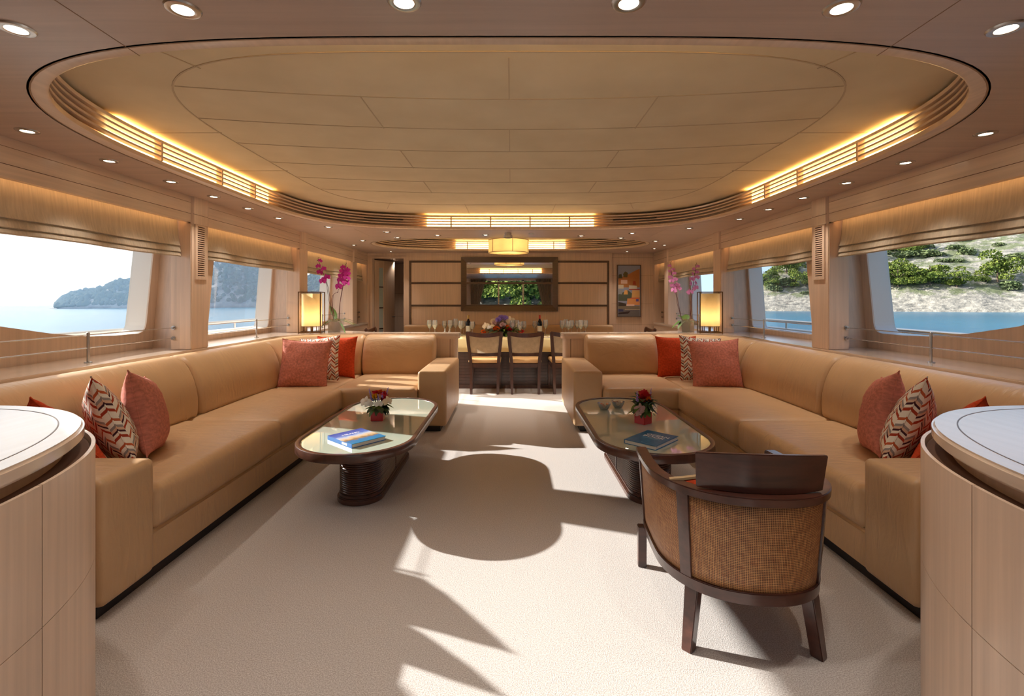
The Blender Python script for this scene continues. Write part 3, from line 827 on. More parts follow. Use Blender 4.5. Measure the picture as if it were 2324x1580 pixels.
# partition with its counter behind the sofas
def partition(s):
    sd_ = 'left' if s < 0 else 'right'
    root = empty('partition_counter', (s*1.6, 6.25, 0), 0, 'pale wood half-height partition with counter behind the %s sofa' % sd_, 'counter', 'partitions'); T = Matrix.Translation((-s*1.6, -6.25, 0))
    P = [(2.655, 4.95), (2.655, 5.42)]
    for k in range(1, 13):
        t = k/12*PI/2; P.append((2.075+.58*math.cos(t), 5.41+.565*math.sin(t)))
    P += [(.72, 5.975)]
    for k in range(9):
        t = k/8*PI/2; P.append((.69-.06*math.sin(t), 6.035-.06*math.cos(t)))
    for k in range(9):
        t = k/8*PI/2; P.append((.69-.06*math.cos(t), 6.44+.06*math.sin(t)))
    P = P[:-9]+[(.69-.06*math.cos(k/8*PI/2), 6.15+.06*math.sin(k/8*PI/2)) for k in range(9)]+[(1.55, 6.22), (1.8, 6.27), (2.05, 6.42), (2.2, 6.47), (2.655, 6.5)]
    P = [(s*a, b) for a, b in P]
    MB().add(prism(P, .865, .902), T).build('counter_top', 'top', root, bevel=.004)
    MB().add(prism([(p[0]+(s*.006), p[1]+.004) for p in P], .835, .865), T).build('counter_edge', 'wood_x', root)
    B = []
    for k in range(9):
        t = k/8*PI/2; B.append((.71-.05*math.sin(t), 6.06-.05*math.cos(t)))
    for k in range(9):
        t = k/8*PI/2; B.append((.71-.05*math.cos(t), 6.42+.05*math.sin(t)))
    B = B[:-9]+[(.71-.05*math.cos(k/8*PI/2), 6.13+.05*math.sin(k/8*PI/2)) for k in range(9)]+[(1.56, 6.19), (1.81, 6.24), (2.06, 6.39), (2.2, 6.44), (2.64, 6.47), (2.64, 6.01)]
    MB().add(prism([(s*a, b) for a, b in B], 0, .836), T).build('panel', 'wood_v', root)
    MB().box(min(s*.745, s*.75), max(s*.745, s*.75), 6.0075, 6.012, .1, .83, T).build('panel_joint', 'groove', root)
partition(-1); partition(1)

# ================================================================== cushions
def pillow_mesh(w, h, t, n=22, seed=1):
    random.seed(seed); vs = []; fs = []
    def P(u, v, side):
        pin = .095
        e = (1-abs(u)**2.2)*(1-abs(v)**2.2)
        x = u*w/2*(1-pin*(1-v*v)**.8); z = v*h/2*(1-pin*(1-u*u)**.8)
        th = t/2*max(0, e)**.5
        wr = (.010*mnoise.noise(Vector((u*2.6+seed, v*2.6, side)))+.004*mnoise.noise(Vector((u*7+seed, v*7, side))))*min(1, e*4)
        return (x, side*(th+wr), z)
    idx = {}
    for side in (1, -1):
        for i in range(n+1):
            for j in range(n+1):
                edge = i in (0, n) or j in (0, n)
                if edge and side == -1: idx[(side, i, j)] = idx[(1, i, j)]; continue
                u = -math.cos(PI*i/n); v = -math.cos(PI*j/n)
                u = .5*u+.5*(2*i/n-1); v = .5*v+.5*(2*j/n-1)
                idx[(side, i, j)] = len(vs); vs.append(P(u, v, side))
    for side in (1, -1):
        for i in range(n):
            for j in range(n):
                f = [idx[(side, i, j)], idx[(side, i+1, j)], idx[(side, i+1, j+1)], idx[(side, i, j+1)]]
                fs.append(tuple(f if side == -1 else f[::-1]))
    edge = [idx[(1, i, 0)] for i in range(n)]+[idx[(1, n, j)] for j in range(n)]+[idx[(1, i, n)] for i in range(n, 0, -1)]+[idx[(1, 0, j)] for j in range(n, 0, -1)]
    return vs, fs, [vs[k] for k in edge]
def pillow(mat, loc, rot, label, size=.47, t=.17, seed=1, group='scatter cushions', trim_mat=None):
    vs, fs, edge = pillow_mesh(size, size, t, seed=seed)
    o = MB().add((vs, fs)).build('throw_pillow', mat, uvf=lambda c: (c.x/size+.5, c.z/size+.5), sharp=70)
    o.location = loc; o.rotation_euler = [math.radians(a) for a in rot]
    tag(o, label, 'cushion', group)
    MB().add(tube(edge, .009 if trim_mat else .0035, 6, closed=True)).build('rope_trim' if trim_mat else 'piping', trim_mat or mat, o, uvf=lambda c: (c.x/size+.5, c.z/size+.5))
    return o
# (x, y, z), (lean, roll, turn)
pillow('salmon', (-2.09, 4.93, .665), (-14, 3, 6), 'salmon pink cushion in front of the far corner of the left sofa', .50, .17, 1)
pillow('chevron', (-2.06, 5.23, .675), (-12, -6, -12), 'zigzag patterned cushion half hidden in the far corner of the left sofa', .49, .15, 2)
pillow('orange', (-1.97, 5.48, .67), (-10, 0, -4), 'burnt orange cushion at the back of the far corner of the left sofa', .47, .15, 3)
pillow('salmon', (2.09, 4.93, .665), (-14, -3, -8), 'salmon pink cushion in front of the far corner of the right sofa', .50, .17, 4)
pillow('chevron', (2.06, 5.24, .675), (-12, 5, 8), 'zigzag patterned cushion half hidden in the far corner of the right sofa', .49, .15, 5)
pillow('orange', (1.89, 5.50, .67), (-10, 0, 2), 'burnt orange cushion at the back of the far corner of the right sofa', .47, .15, 6)
pillow('salmon', (-2.07, 2.76, .67), (12, -12, -62), 'salmon cushion leaning at the near end of the left sofa, farthest from its arm', .47, .19, 7)
pillow('chevron', (-2.09, 2.54, .66), (20, -18, -48), 'zigzag patterned cushion leaning beside the near arm of the left sofa', .47, .17, 8)
pillow('orange', (-2.19, 2.36, .63), (34, -20, -36), 'burnt orange cushion wedged behind the near arm of the left sofa', .45, .15, 9)
pillow('salmon', (2.10, 2.74, .67), (12, 12, 62), 'salmon cushion leaning at the near end of the right sofa, farthest from its arm', .47, .19, 10)
pillow('chevron', (2.09, 2.54, .66), (20, 18, 48), 'zigzag patterned cushion leaning beside the near arm of the right sofa', .47, .17, 11)
pillow('orange', (2.19, 2.37, .63), (34, 20, 36), 'burnt orange cushion wedged behind the near arm of the right sofa', .45, .15, 12)

# ================================================================== coffee tables
def stadium(hw, hl, N=96, cx=0, cy_=0):
    P = []
    for k in range(33): t = k/32*PI; P.append((cx+hw*math.cos(t), cy_+hl-hw+hw*math.sin(t)))
    for k in range(33): t = PI+k/32*PI; P.append((cx+hw*math.cos(t), cy_-hl+hw+hw*math.sin(t)))
    return even(P, True, N)
def coffee_table():
    root = empty('coffee_table')
    P = stadium(.38, .835, 120)
    MB().add(sweep(P, [(-.002, .370), (0, .374), (0, .418), (-.003, .4225), (-.026, .4235), (-.029, .4215), (-.030, .405), (-.045, .370)], closed=True)).build('rim', 'dark', root, sharp=50)
    MB().add(prism(offset(P, -.029), .396, .416)).build('glass_top', 'tabletop', root, bevel=.001)
    MB().add(prism(offset(P, -.03), .368, .395)).build('under_frame', 'darkx', root)
    B = stadium(.135, .52, 96)
    prof = [(-.02, .055)]; n = 22
    for k in range(n):
        z = .06+k*(.31/n); h = .31/n
        prof += [(-.006, z), (.001, z+h*.18), (.0035, z+h*.5), (.001, z+h*.82), (-.006, z+h*.99)]
    prof.append((-.02, .372))
    MB().add(sweep(B, prof, closed=True)).build('ribbed_base', 'dark', root, sharp=80)
    MB().add(prism(offset(B, .018), 0, .038)).build('plinth', 'dark', root, bevel=.006)
    MB().add(prism(offset(B, .006), .036, .06)).build('plinth_moulding', 'darkx', root, bevel=.004)
    for x in (-.139, .139): MB().box(x-.003, x+.003, -.006, .006, .06, .35).build('joint', 'darkx', root)
    return root
t1 = coffee_table(); t1.location = (-.99, 3.625, 0)
tag(t1, 'oval dark wood coffee table with pale glass top beside the left sofa', 'coffee table', 'oval coffee tables')
t2 = copy_tree(t1); t2.location = (.935, 3.625, 0)
tag(t2, 'oval dark wood coffee table with pale glass top behind the cane armchair', 'coffee table', 'oval coffee tables')
TZ = .416
# ------------------------------------------------------------------ books
def text(body, size, loc, rot, mat, parent, name='lettering', sx=1, ext=.0002):
    c = bpy.data.curves.new(name, 'FONT'); c.body = body; c.size = size; c.align_x = 'CENTER'; c.align_y = 'CENTER'
    c.extrude = ext; c.offset = size*.012
    o = bpy.data.objects.new(name, c); C.objects.link(o)
    dg = bpy.context.evaluated_depsgraph_get(); me = bpy.data.meshes.new_from_object(o.evaluated_get(dg))
    bpy.data.objects.remove(o)
    me.name = name; me.materials.clear(); me.materials.append(M[mat])
    o = bpy.data.objects.new(name, me); C.objects.link(o)
    o.location = loc; o.rotation_euler = rot; o.scale = (sx, 1, 1); o.parent = parent
    return o
def book(loc, rz, w, h, t, cover, spine, label):
    """w along local x (spine on -x), h along local y"""
    root = empty('hardback_book', loc, rz, label, 'book')
    uf = lambda c: (c.x/w+.5, c.y/h+.5)
    MB().box(-w/2, w/2, -h/2, h/2, t-.003, t).build('front_cover', cover, root, bevel=.0008, uvf=uf)
    MB().box(-w/2, w/2, -h/2, h/2, 0, .003).build('back_cover', spine, root, bevel=.0008)
    MB().box(-w/2, -w/2+.003, -h/2, h/2, .001, t-.001).build('spine', spine, root)
    MB().box(-w/2+.003, w/2-.005, -h/2+.004, h/2-.004, .003, t-.003).build('pages', 'paper', root)
    return root
# left: spine faces the camera's left, picture of a coast
b = book((-.985, 3.125, TZ), math.radians(49), .245, .29, .026, 'cover', 'ltblue', 'large hardback with a printed blue coast photograph on the left coffee table')
# its cover picture reads from the spine edge on the left-hand side
for ch in b.children:
    if ch.name.startswith('front_cover'):
        me = ch.data; uv = me.uv_layers[0]
        for l in me.loops:
            c = me.vertices[l.vertex_index].co; uv.data[l.index].uv = (c.x/.245+.5, c.y/.29+.5)
text('MILANO', .030, (.0, .07, .0262), (0, 0, 0), 'ink', b, sx=1.1)
MB().box(-.1228, -.1226, -.09, -.03, .006, .020).build('spine_title', 'ink', b)
b2 = book((.902, 3.08, TZ), math.radians(-44), .216, .30, .026, 'bluebook', 'bluebook', 'teal blue hardback with white title on the right coffee table')

text('OCEAN', .044, (.012, .062, .0262), (0, 0, 0), 'ink', b2, sx=1.0)
text('BOOK', .044, (.004, .020, .0262), (0, 0, 0), 'ink', b2, sx=1.15)
MB().box(-.055, .068, -.0065, -.004, .0261, .0263).build('underline', 'skyblue', b2)
MB().box(-.052, .060, -.022, -.015, .0261, .0263).build('subtitle', 'skyblue', b2)
MB().box(-.006, .006, -.125, -.118, .0261, .0263).build('publisher_mark', 'skyblue', b2)
# ================================================================== small things on the coffee tables
def leaf_mesh(L, w, bend=.4, n=6, fold=.25):
    vs = []; fs = []
    for i in range(n+1):
        t = i/n; ww = w*math.sin(PI*min(1, t*.92+.04))**.8*.5; x = L*t; z = -bend*L*t*t
        vs += [(x, -ww, z+fold*ww), (x, 0, z), (x, ww, z+fold*ww)]
    for i in range(n):
        a = i*3
        fs += [(a, a+1, a+4, a+3), (a+1, a+2, a+5, a+4)]
    return vs, fs
def frame(loc, az, el, roll=0):
    return Matrix.Translation(loc) @ Matrix.Rotation(az, 4, 'Z') @ Matrix.Rotation(-el, 4, 'Y') @ Matrix.Rotation(roll, 4, 'X')
def rose(mb, c, r, az=0, el=PI/2):
    T = frame(c, az, el-PI/2) 
    for ring, (rr, n, op) in enumerate(((.35, 4, .15), (.65, 5, .35), (1.0, 6, .75))):
        for k in range(n):
            a = 2*PI*k/n+ring*.5; vs = []; fs = []
            for i in range(5):
                for j in range(5):
                    u = (i/4-.5)*2; v = j/4; th = a+u*.75*PI/n*1.5
                    rad = r*rr*(.25+.75*v**.7)*(1+op*.25*v); z = r*(v*1.1-.2*ring)*(1-.18*u*u)-r*.1*ring
                    vs.append((rad*math.cos(th), rad*math.sin(th), z))
            for i in range(4):
                for j in range(4): fs.append((i*5+j, i*5+j+1, i*5+j+6, i*5+j+5))
            mb.add((vs, fs), T)
def orchid_flower(r):
    mb = MB()
    for a, L, w in ((90, 1, .62), (90+125, 1, .55), (90-125, 1, .55), (8, 1.05, 1.0), (172, 1.05, 1.0)):
        mb.add(leaf_mesh(r*L, r*w, .18, 5, .12), Matrix.Rotation(math.radians(a), 4, 'Y').inverted() if False else Matrix.Rotation(-math.radians(a), 4, 'Y') @ Matrix.Rotation(PI/2, 4, 'X'))
    mb.add(ball((0, -r*.12, -r*.12), r*.2, 5, 8))
    return mb
def spike(mb, p, d, L, r):
    p = Vector(p); d = Vector(d).normalized()
    for k in range(14):
        t = k/13; q = p+d*L*t
        a = k*2.4; o_ = Vector((math.cos(a), math.sin(a), 0))*r*.6*(1-.6*t)
        mb.add(ball(q+o_, r*(1-.55*t), 4, 6))
def bouquet(loc, rz, label, variant):
    root = empty('flower_arrangement', loc, rz, label, 'flowers', 'flower cubes on the coffee tables')
    MB().box(-.045, .045, -.045, .045, 0, .082).build('cube_pot', 'redbox', root, bevel=.003)
    rnd = random.Random(variant); g = MB(); g2 = MB()
    for k in range(46 if variant == 1 else 80):
        a = rnd.random()*2*PI; el = rnd.uniform(-.5, .5 if variant == 1 else 1.4); R0 = rnd.uniform(.01, .035)
        T = frame((R0*math.cos(a), R0*math.sin(a), .082+rnd.uniform(.0, .03 if variant == 1 else .09)), a, el)
        (g if k % 2 else g2).add(leaf_mesh(rnd.uniform(.045, .085), rnd.uniform(.03, .05), rnd.uniform(.3, .9)), T)
    g.build('leaves', 'leaf', root); g2.build('leaves', 'leaf2', root)
    st = MB()
    for k in range(9):
        a = k*2.4; st.add(tube([(0, 0, .07), (.03*math.cos(a), .03*math.sin(a), .14), (.045*math.cos(a), .045*math.sin(a), .19)], .0022, 5))
    st.build('stems', 'leaf2', root)
    def fl(mat, c, r, az=0, el=1.2): q = MB(); rose(q, c, r, az, el); q.build('bloom', mat, root)
    def orch(mat, c, r, az, tilt=0):
        o = orchid_flower(r).build('bloom', mat, root); o.location = c; o.rotation_euler = (tilt, 0, az)
    def sp(c, d, L, r): q = MB(); spike(q, c, d, L, r); q.build('flower_spike', 'lavender', root)
    if variant == 1:
        fl('redp', (-.02, 0, .195), .026); fl('yellowp', (-.012, -.03, .18), .022, -1.5, .9); fl('redp', (.04, .0, .185), .03, .3); fl('redp', (.045, -.02, .155), .022, -1, .7); fl('orangep', (.01, .03, .20), .022)
        orch('whitep', (-.085, -.03, .142), .046, -.3, -.3); orch('whitep', (-.058, -.05, .130), .034, .3, .1); orch('whitep', (.018, -.06, .130), .032, .2, .2); orch('creamp', (.078, -.03, .145), .042, .8, -.2)
        sp((-.045, 0, .15), (-.25, 0, 1), .085, .008); sp((.012, -.035, .15), (-.1, -.1, 1), .05, .007); sp((.055, .01, .17), (.25, .1, 1), .07, .007); sp((.035, -.02, .17), (.1, -.1, 1), .04, .007)
    else:
        fl('redp', (.012, 0, .20), .042); fl('redp', (-.03, 0, .195), .024); fl('orangep', (.008, -.035, .175), .026, -1.5, .9); fl('redp', (-.03, -.02, .165), .018)
        orch('pinkp', (-.075, -.03, .12), .042, -.5, .1); orch('pinkp', (-.085, -.04, .09), .04, -.2, .5); orch('whitep', (.075, -.04, .11), .026, .6)
        sp((-.065, 0, .17), (-.1, 0, 1), .07, .008); sp((.08, .0, .13), (.15, 0, 1), .11, .008); sp((.07, -.03, .10), (.6, -.2, -.6), .06, .006)
        for c in ((-.03, -.045, .15), (.0, -.05, .14), (.04, -.03, .16), (.05, 0, .185)):
            q = MB(); q.add(leaf_mesh(.035, .022, .2), frame(c, -1.4, .9)); q.build('pale_leaf', M['frost'], root)
    return root
bouquet((-.99, 3.64, TZ), math.radians(4), 'small red cube of red, yellow and white flowers on the left coffee table', 1)
bouquet((.975, 3.545, TZ), math.radians(38), 'small red cube of red roses and green leaves on the right coffee table', 2)
def bowl(loc, mat, label, seed):
    root = empty('snack_bowl', loc, 0, label, 'bowl', 'glass snack bowls')
    MB().add(lathe([(.0001, .004), (.028, .004), (.040, .02), (.054, .052), (.057, .052), (.043, .018), (.030, .0), (.0001, .0)], 28)).build('glass_bowl', 'bowl', root)
    rnd = random.Random(seed); q = MB()
    for k in range(46):
        a = rnd.random()*2*PI; z = rnd.uniform(.012, .046); rr = (.024+.5*z)*math.sqrt(rnd.random())
        q.add(ball((rr*math.cos(a), rr*math.sin(a), z), rnd.uniform(.005, .008), 5, 7, (1, .7, .8)))
    o = q.build('snacks', mat, root); o['kind'] = 'stuff'
bowl((.775, 3.99, TZ), 'nuts', 'clear bowl of orange snacks at the far left of the right coffee table', 3)
bowl((.905, 4.06, TZ), 'nuts2', 'clear bowl of brown nuts beside the flower cube on the right coffee table', 4)

# ================================================================== cane armchair
def armchair(loc, rz):
    root = empty('cane_armchair', loc, rz, 'dark wood armchair with woven cane back, seen from behind at the right coffee table', 'armchair')
    P = [(-.315, .36), (-.322, .25), (-.325, .12)]
    for k in range(1, 32):
        t = PI+k/32*PI; P.append((.325*math.copysign(abs(math.cos(t))**.86, math.cos(t)), .05+.40*math.sin(t)*(abs(math.sin(t))**-.1)))
    P += [(.325, .12), (.322, .25), (.315, .36)]
    P = [tuple(v) for v in even(P, False, 64)]
    yn = lambda y: max(0, min(1, (.36-y)/.71))
    ztop = [.588+.046*yn(p[1]) for p in P]; zbot = [.185+.055*yn(p[1]) for p in P]
    # shell leans out a little towards the top
    N = normals2(P, False)          # right-hand normal: outward here when going anticlockwise
    def ring(lo, hi, n0, n1, name, mat, i0=0, i1=None, lean=.0, **k):
        Q = P[i0:i1]; NN = N[i0:i1]
        A = zbot[i0:i1]; B = ztop[i0:i1]
        vs = []; fs = []
        for (p, q, a, b) in zip(Q, NN, A, B):
            for (n, f) in ((n0, lo), (n1, lo), (n1, hi), (n0, hi)):
                z = a+(b-a)*f[0]+f[1]; t = (z-.2)/.45
                s_ = .90+.10*t
                vs.append(((p[0]+q[0]*n)*s_, (p[1]+q[1]*n)*s_ if p[1] < 0.1 else p[1]+q[1]*n, z))
        for i in range(len(Q)-1):
            for j in range(4): fs.append((i*4+j, i*4+(j+1) % 4, i*4+4+(j+1) % 4, i*4+4+j))
        fs += [(0, 1, 2, 3), tuple(len(vs)-4+q for q in (3, 2, 1, 0))]
        return MB().add((vs, fs)).build(name, mat, root, sharp=40, **k)
    ring((1, -.032), (1, 0), -.030, .022, 'arm_rail', 'darkx', bevel=.004)
    ring((0, 0), (0, .045), -.012, .014, 'bottom_rail', 'darkx', bevel=.003)
    # find stile indices
    il = min(range(len(P)), key=lambda i: math.dist(P[i], (-.25, -.235))); ir = len(P)-1-il
    L = [0]
    for a, b in zip(P, P[1:]): L.append(L[-1]+math.dist(a, b))
    def cane(i0, i1):
        vs = []; fs = []; uvs = []
        rows = 6
        for i in range(i0, i1+1):
            p, q = P[i], N[i]
            for r_ in range(rows+1):
                z = (zbot[i]+.04)+(ztop[i]-.03-zbot[i]-.04)*r_/rows; t = (z-.2)/.45; s_ = .90+.10*t
                for n in (.004,):
                    vs.append(((p[0]+q[0]*n)*s_, (p[1]+q[1]*n)*s_ if p[1] < .1 else p[1]+q[1]*n, z)); uvs.append((L[i], z))
        k = rows+1
        for i in range(i1-i0):
            for j in range(rows): fs.append((i*k+j, i*k+j+1, i*k+k+j+1, i*k+k+j))
        o = MB().add((vs, fs)).build('cane_panel', 'cane', root, sharp=80)
        me = o.data; uv = me.uv_layers.new(name='UVMap')
        for l in me.loops: uv.data[l.index].uv = uvs[l.vertex_index]
        sm = o.modifiers.new('thickness', 'SOLIDIFY'); sm.thickness = .006
    cane(1, il); cane(il, ir); cane(ir, len(P)-2)
    for i in (il, ir):
        ring((0, 0), (1, -.01), -.014, .012, 'stile', 'darkx', i-1, i+2, bevel=.002)
    for a, b in ((0, 2), (len(P)-2, len(P))):
        ring((0, -.02), (1, -.01), -.020, .012, 'stile', 'darkx', a, b, bevel=.002)
    # legs
    for sx in (-1, 1):
        f = MB(); X0 = sx*.305
        f.add(([(X0-.02, .33, 0), (X0+.02, .33, 0), (X0+.02, .365, 0), (X0-.02, .365, 0), (X0-.02, .325, .20), (X0+.02, .325, .20), (X0+.02, .37, .20), (X0-.02, .37, .20)],
               [(0, 3, 2, 1), (4, 5, 6, 7), (0, 1, 5, 4), (1, 2, 6, 5), (2, 3, 7, 6), (3, 0, 4, 7)]))
        f.build('leg', 'darkx', root, bevel=.003)
        a = (sx*.208, -.200); b = (sx*.234, -.222)
        v = []
        for (c, w, d, z) in ((b, .019, .022, 0), (a, .026, .024, .24)):
            ang = sx*.7
            for (u, w_) in ((-1, -1), (1, -1), (1, 1), (-1, 1)):
                x = u*w; y = w_*d; v.append((c[0]+x*math.cos(ang)-y*math.sin(ang), c[1]+x*math.sin(ang)+y*math.cos(ang), z))
        MB().add((v, [(0, 3, 2, 1), (4, 5, 6, 7), (0, 1, 5, 4), (1, 2, 6, 5), (2, 3, 7, 6), (3, 0, 4, 7)])).build('leg', 'darkx', root, bevel=.003)
    # crest board
    Q = []
    for k in range(25):
        x = -.218+.436*k/24; Q.append((x, -.318+1.15*x*x))
    vs = []; fs = []
    NN = normals2(Q, False)
    for k, (p, q) in enumerate(zip(Q, NN)):
        u = (k/12-1); zt = .780-.014*u*u
        for (n, z, ln) in ((-.011, .634, 0), (.011, .634, 0), (.009, zt, .022), (-.009, zt, .022)):
            sgn = 1
            vs.append((p[0]*(1+.05*(z-.65)/.15)+q[0]*n, p[1]+q[1]*n-ln, z))
    for i in range(24):
        for j in range(4): fs.append((i*4+j, i*4+(j+1) % 4, i*4+4+(j+1) % 4, i*4+4+j))
    fs += [(0, 1, 2, 3), (99, 98, 97, 96)]
    MB().add((vs, fs)).build('crest_board', 'darkx', root, bevel=.003)
    # seat
    S_ = [(x*.88, y*.86+.01) for x, y in P]
    MB().add(prism(S_, .25, .30)).build('seat_frame', 'darkx', root)
    S2 = [(x*.86, y*.84+.012) for x, y in P]
    lo = prism(S2, .30, .40)
    MB().add(lo).build('seat_cushion', M['napkin'], root, bevel=.022, seg=4)
    return root
ac = armchair((.932, 2.03, 0), math.radians(-5))
o = pillow('orange', (.84, 1.93, .52), (-28, 14, 172), 'small orange cushion with rope trim lying inside the cane armchair', .34, .12, 21, 'cushion in the armchair', 'rope')
# ================================================================== curved bar cabinets beside the camera
def cabinet(s):
    sd_ = 'left' if s < 0 else 'right'
    cxm = 1.968
    root = empty('curved_cabinet', (s*cxm, .75, 0), 0, 'pale wood curved bar cabinet with inlaid top in the near %s corner' % sd_, 'cabinet', 'curved bar cabinets')
    def outline(d=0, N=160):
        P = even(se(0, 0, .85+d, 1.045+d, 2.35, 400), True, N)
        return [(s*x, y) for x, y in P] if s > 0 else P
    def cut(P):                                  # keep the half away from the hull wall
        return P
    # for the right side the aisle is on the -x side; a full superellipse is symmetric so the outline is shared
    P = even(se(0, 0, .85, 1.045, 2.35, 400), True, 180)
    # straight back edge at the ledge end: clip the far side to the wall
    clip = lambda P: [(max(-.68, min(2, x)) if s < 0 else min(.68, max(-2, x)), y) for x, y in P]
    P = clip(P)
    MB().add(prism(P, .888, .93)).build('counter_top', 'top', root, bevel=.008, seg=3)
    I = [(x*.93, y*.945) for x, y in P]
    MB().add(sweep(I, [(-.002, .9285), (.0015, .9285), (.0015, .9308), (-.002, .9308)], closed=True)).build('inlay_line', 'taupe', root)
    MB().add(prism(clip([(x*.95, y*.955) for x, y in P]), .845, .889)).build('shadow_gap_body', 'wood_v', root)
    MB().add(prism(clip([(x*1.012, y*1.012) for x, y in P]), .0, .846)).build('carcass', 'groove', root)
    # door panels round the body
    B = even(se(0, 0, .875, 1.07, 2.35, 1600), True, 4000)
    B = [p for p in B]
    def ang(p): return math.degrees(math.atan2(p[1], -s*p[0]))      # 0 = aisle side, 90 = far end
    def seg(a0, a1, z0, z1, name='door'):
        Q = sorted([p for p in B if a0 <= ang(p) <= a1], key=ang)
        if len(Q) < 2: return
        Q = Q[:-1:12]+[Q[-1]]
        sg = 1 if s < 0 else -1
        # direction must be anticlockwise for an outward right-hand normal
        if s > 0: Q = Q[::-1]
        MB().add(sweep(Q, [(-.010, z0), (0, z0), (0, z1), (-.010, z1)])).build(name, 'wood_v', root)
    cuts = [-60, -20, 28, 100]
    for a, b in zip(cuts, cuts[1:]):
        seg(a+.04, b-.04, .03, .5135); seg(a+.04, b-.04, .5155, .865)
    MB().add(prism([(x*.93, y*.94) for x, y in B if (x > -.68 if s < 0 else x < .68)], 0, .03)).build('plinth', 'plinth', root)
    return root
cabinet(-1); cabinet(1)

# ================================================================== table lamps
def table_lamp(loc, rz, label):
    root = empty('table_lamp', loc, rz, label, 'lamp', 'pair of table lamps')
    w = .128; H = .515
    for sx in (-1, 1):
        for sy_ in (-1, 1):
            MB().box(sx*w-.006, sx*w+.006, sy_*w-.006, sy_*w+.006, .0, H).build('post', 'bronze', root, bevel=.001)
    for z in (.012, H-.004):
        q = MB()
        for sx in (-1, 1):
            q.box(sx*w-.005, sx*w+.005, -w, w, z-.006, z+.004); q.box(-w, w, sx*w-.005, sx*w+.005, z-.006, z+.004)
        q.build('frame_rail', 'bronze', root)
    MB().box(-w, w, -.008, .008, .006, .016).box(-.008, .008, -w, w, .006, .016).build('base_bar', 'bronze', root)
    q = MB().add(lathe([(.016, .01), (.016, .07), (.022, .075), (.022, .13), (.014, .14)], 16)); q.build('bulb_holder', 'bronze', root)
    q = MB()
    for a in (0.8, 2.4, 3.9, 5.5): q.add(tube([(.1*math.cos(a), .1*math.sin(a), .01), (.1*math.cos(a), .1*math.sin(a), .09)], .005, 6))
    q.build('shade_support', 'bronze', root)
    MB().add(lathe([(.012, .14), (.020, .16), (.018, .185), (.006, .215)], 12)).build('bulb', 'flame', root)
    sh = MB(); vs, fs = lathe([(.118, .085), (.118, .2), (.118, .35), (.118, .495)], 48)
    o = MB().add((vs, fs[:48*3])).build('lamp_shade', 'shade', root)
    MB().add(lathe([(.1175, .083), (.1195, .083), (.1195, .088), (.1175, .088), (.1175, .083)], 48, caps=False)).add(lathe([(.1175, .492), (.1195, .492), (.1195, .497), (.1175, .497), (.1175, .492)], 48, caps=False)).build('shade_rim', 'bronze', root)
    d = bpy.data.lights.new('lamp_bulb_light', 'POINT'); l = bpy.data.objects.new('lamp_bulb_light', d); C.objects.link(l)
    d.energy = 1.0; d.color = (1, .72, .42); d.shadow_soft_size = .03; l.location = (0, 0, .21); l.parent = root
    return root
table_lamp((-2.49, 6.08, .902), math.radians(10), 'square-framed table lamp with lit cream shade by the dark pink orchid on the left counter')
table_lamp((2.50, 6.08, .902), math.radians(-14), 'square-framed table lamp with lit cream shade by the pale orchid on the right counter')

# ================================================================== orchids
def orchid(loc, label, petal, planter, stems, seed, leaves):
    root = empty('potted_orchid', loc, 0, label, 'orchid')
    rnd = random.Random(seed)
    v = MB()
    vs, fs = prism([(-.078, -.078), (.078, -.078), (.078, .078), (-.078, .078)], 0, .165)
    MB().add((vs, [f for i, f in enumerate(fs) if i != 1])).build('glass_vase', 'crystal', root)
    MB().add(lathe([(.045, .004), (.064, .135), (.058, .14), (.0001, .128)], 24)).build('planter', planter, root)
    q = MB()
    for k in range(26):
        a = rnd.random()*6.28; r_ = rnd.uniform(.0, .06)
        q.add(ball((r_*math.cos(a), r_*math.sin(a), .14+rnd.uniform(0, .02)), rnd.uniform(.010, .018), 4, 6))
    q.build('moss', 'moss', root)
    for (az, el, L, w, bend) in leaves:
        MB().add(leaf_mesh(L, w, bend, 8, .3), frame((.01*math.cos(az), .01*math.sin(az), .14), az, el)).build('leaf', 'leaf', root, sharp=70)
    fl = None
    for pts, n, t0, r in stems:
        Q = curve_pts(pts, 30)
        MB().add(tube(Q, lambda t: .0042-.002*t, 6)).build('stem', 'stem', root)
        for k in range(n):
            t = t0+(0.97-t0)*k/max(1, n-1); i = int(t*29); p = Q[i]
            side = 1 if k % 2 else -1; rr = r*(1-.45*max(0, (t-t0)/(1-t0)))
            off = Vector((side*rr*.75, -rr*.5, rnd.uniform(-.2, .2)*rr))
            if fl is None: o = orchid_flower(1.0).build('flower', petal, root, sharp=70); fl = o
            else: o = fl.copy(); C.objects.link(o)
            o.location = p+off; o.scale = (rr, rr, rr); o.rotation_euler = (rnd.uniform(-.4, .2), rnd.uniform(-.4, .4), rnd.uniform(-.9, .9))
        for k in range(3):
            MB().add(ball(Q[-1]+Vector((.008*k-.008, 0, .018*k-.01)), .007-.001*k, 5, 6)).build('bud', 'stem', root)
        o = MB().add(tube([Q[0]+Vector((.004, .004, 0)), Q[0]+(Q[18]-Q[0])*.5+Vector((-.012, 0, 0)), Q[18]+Vector((.004, 0, .01))], .0025, 5)).build('support_stick', 'stem', root)
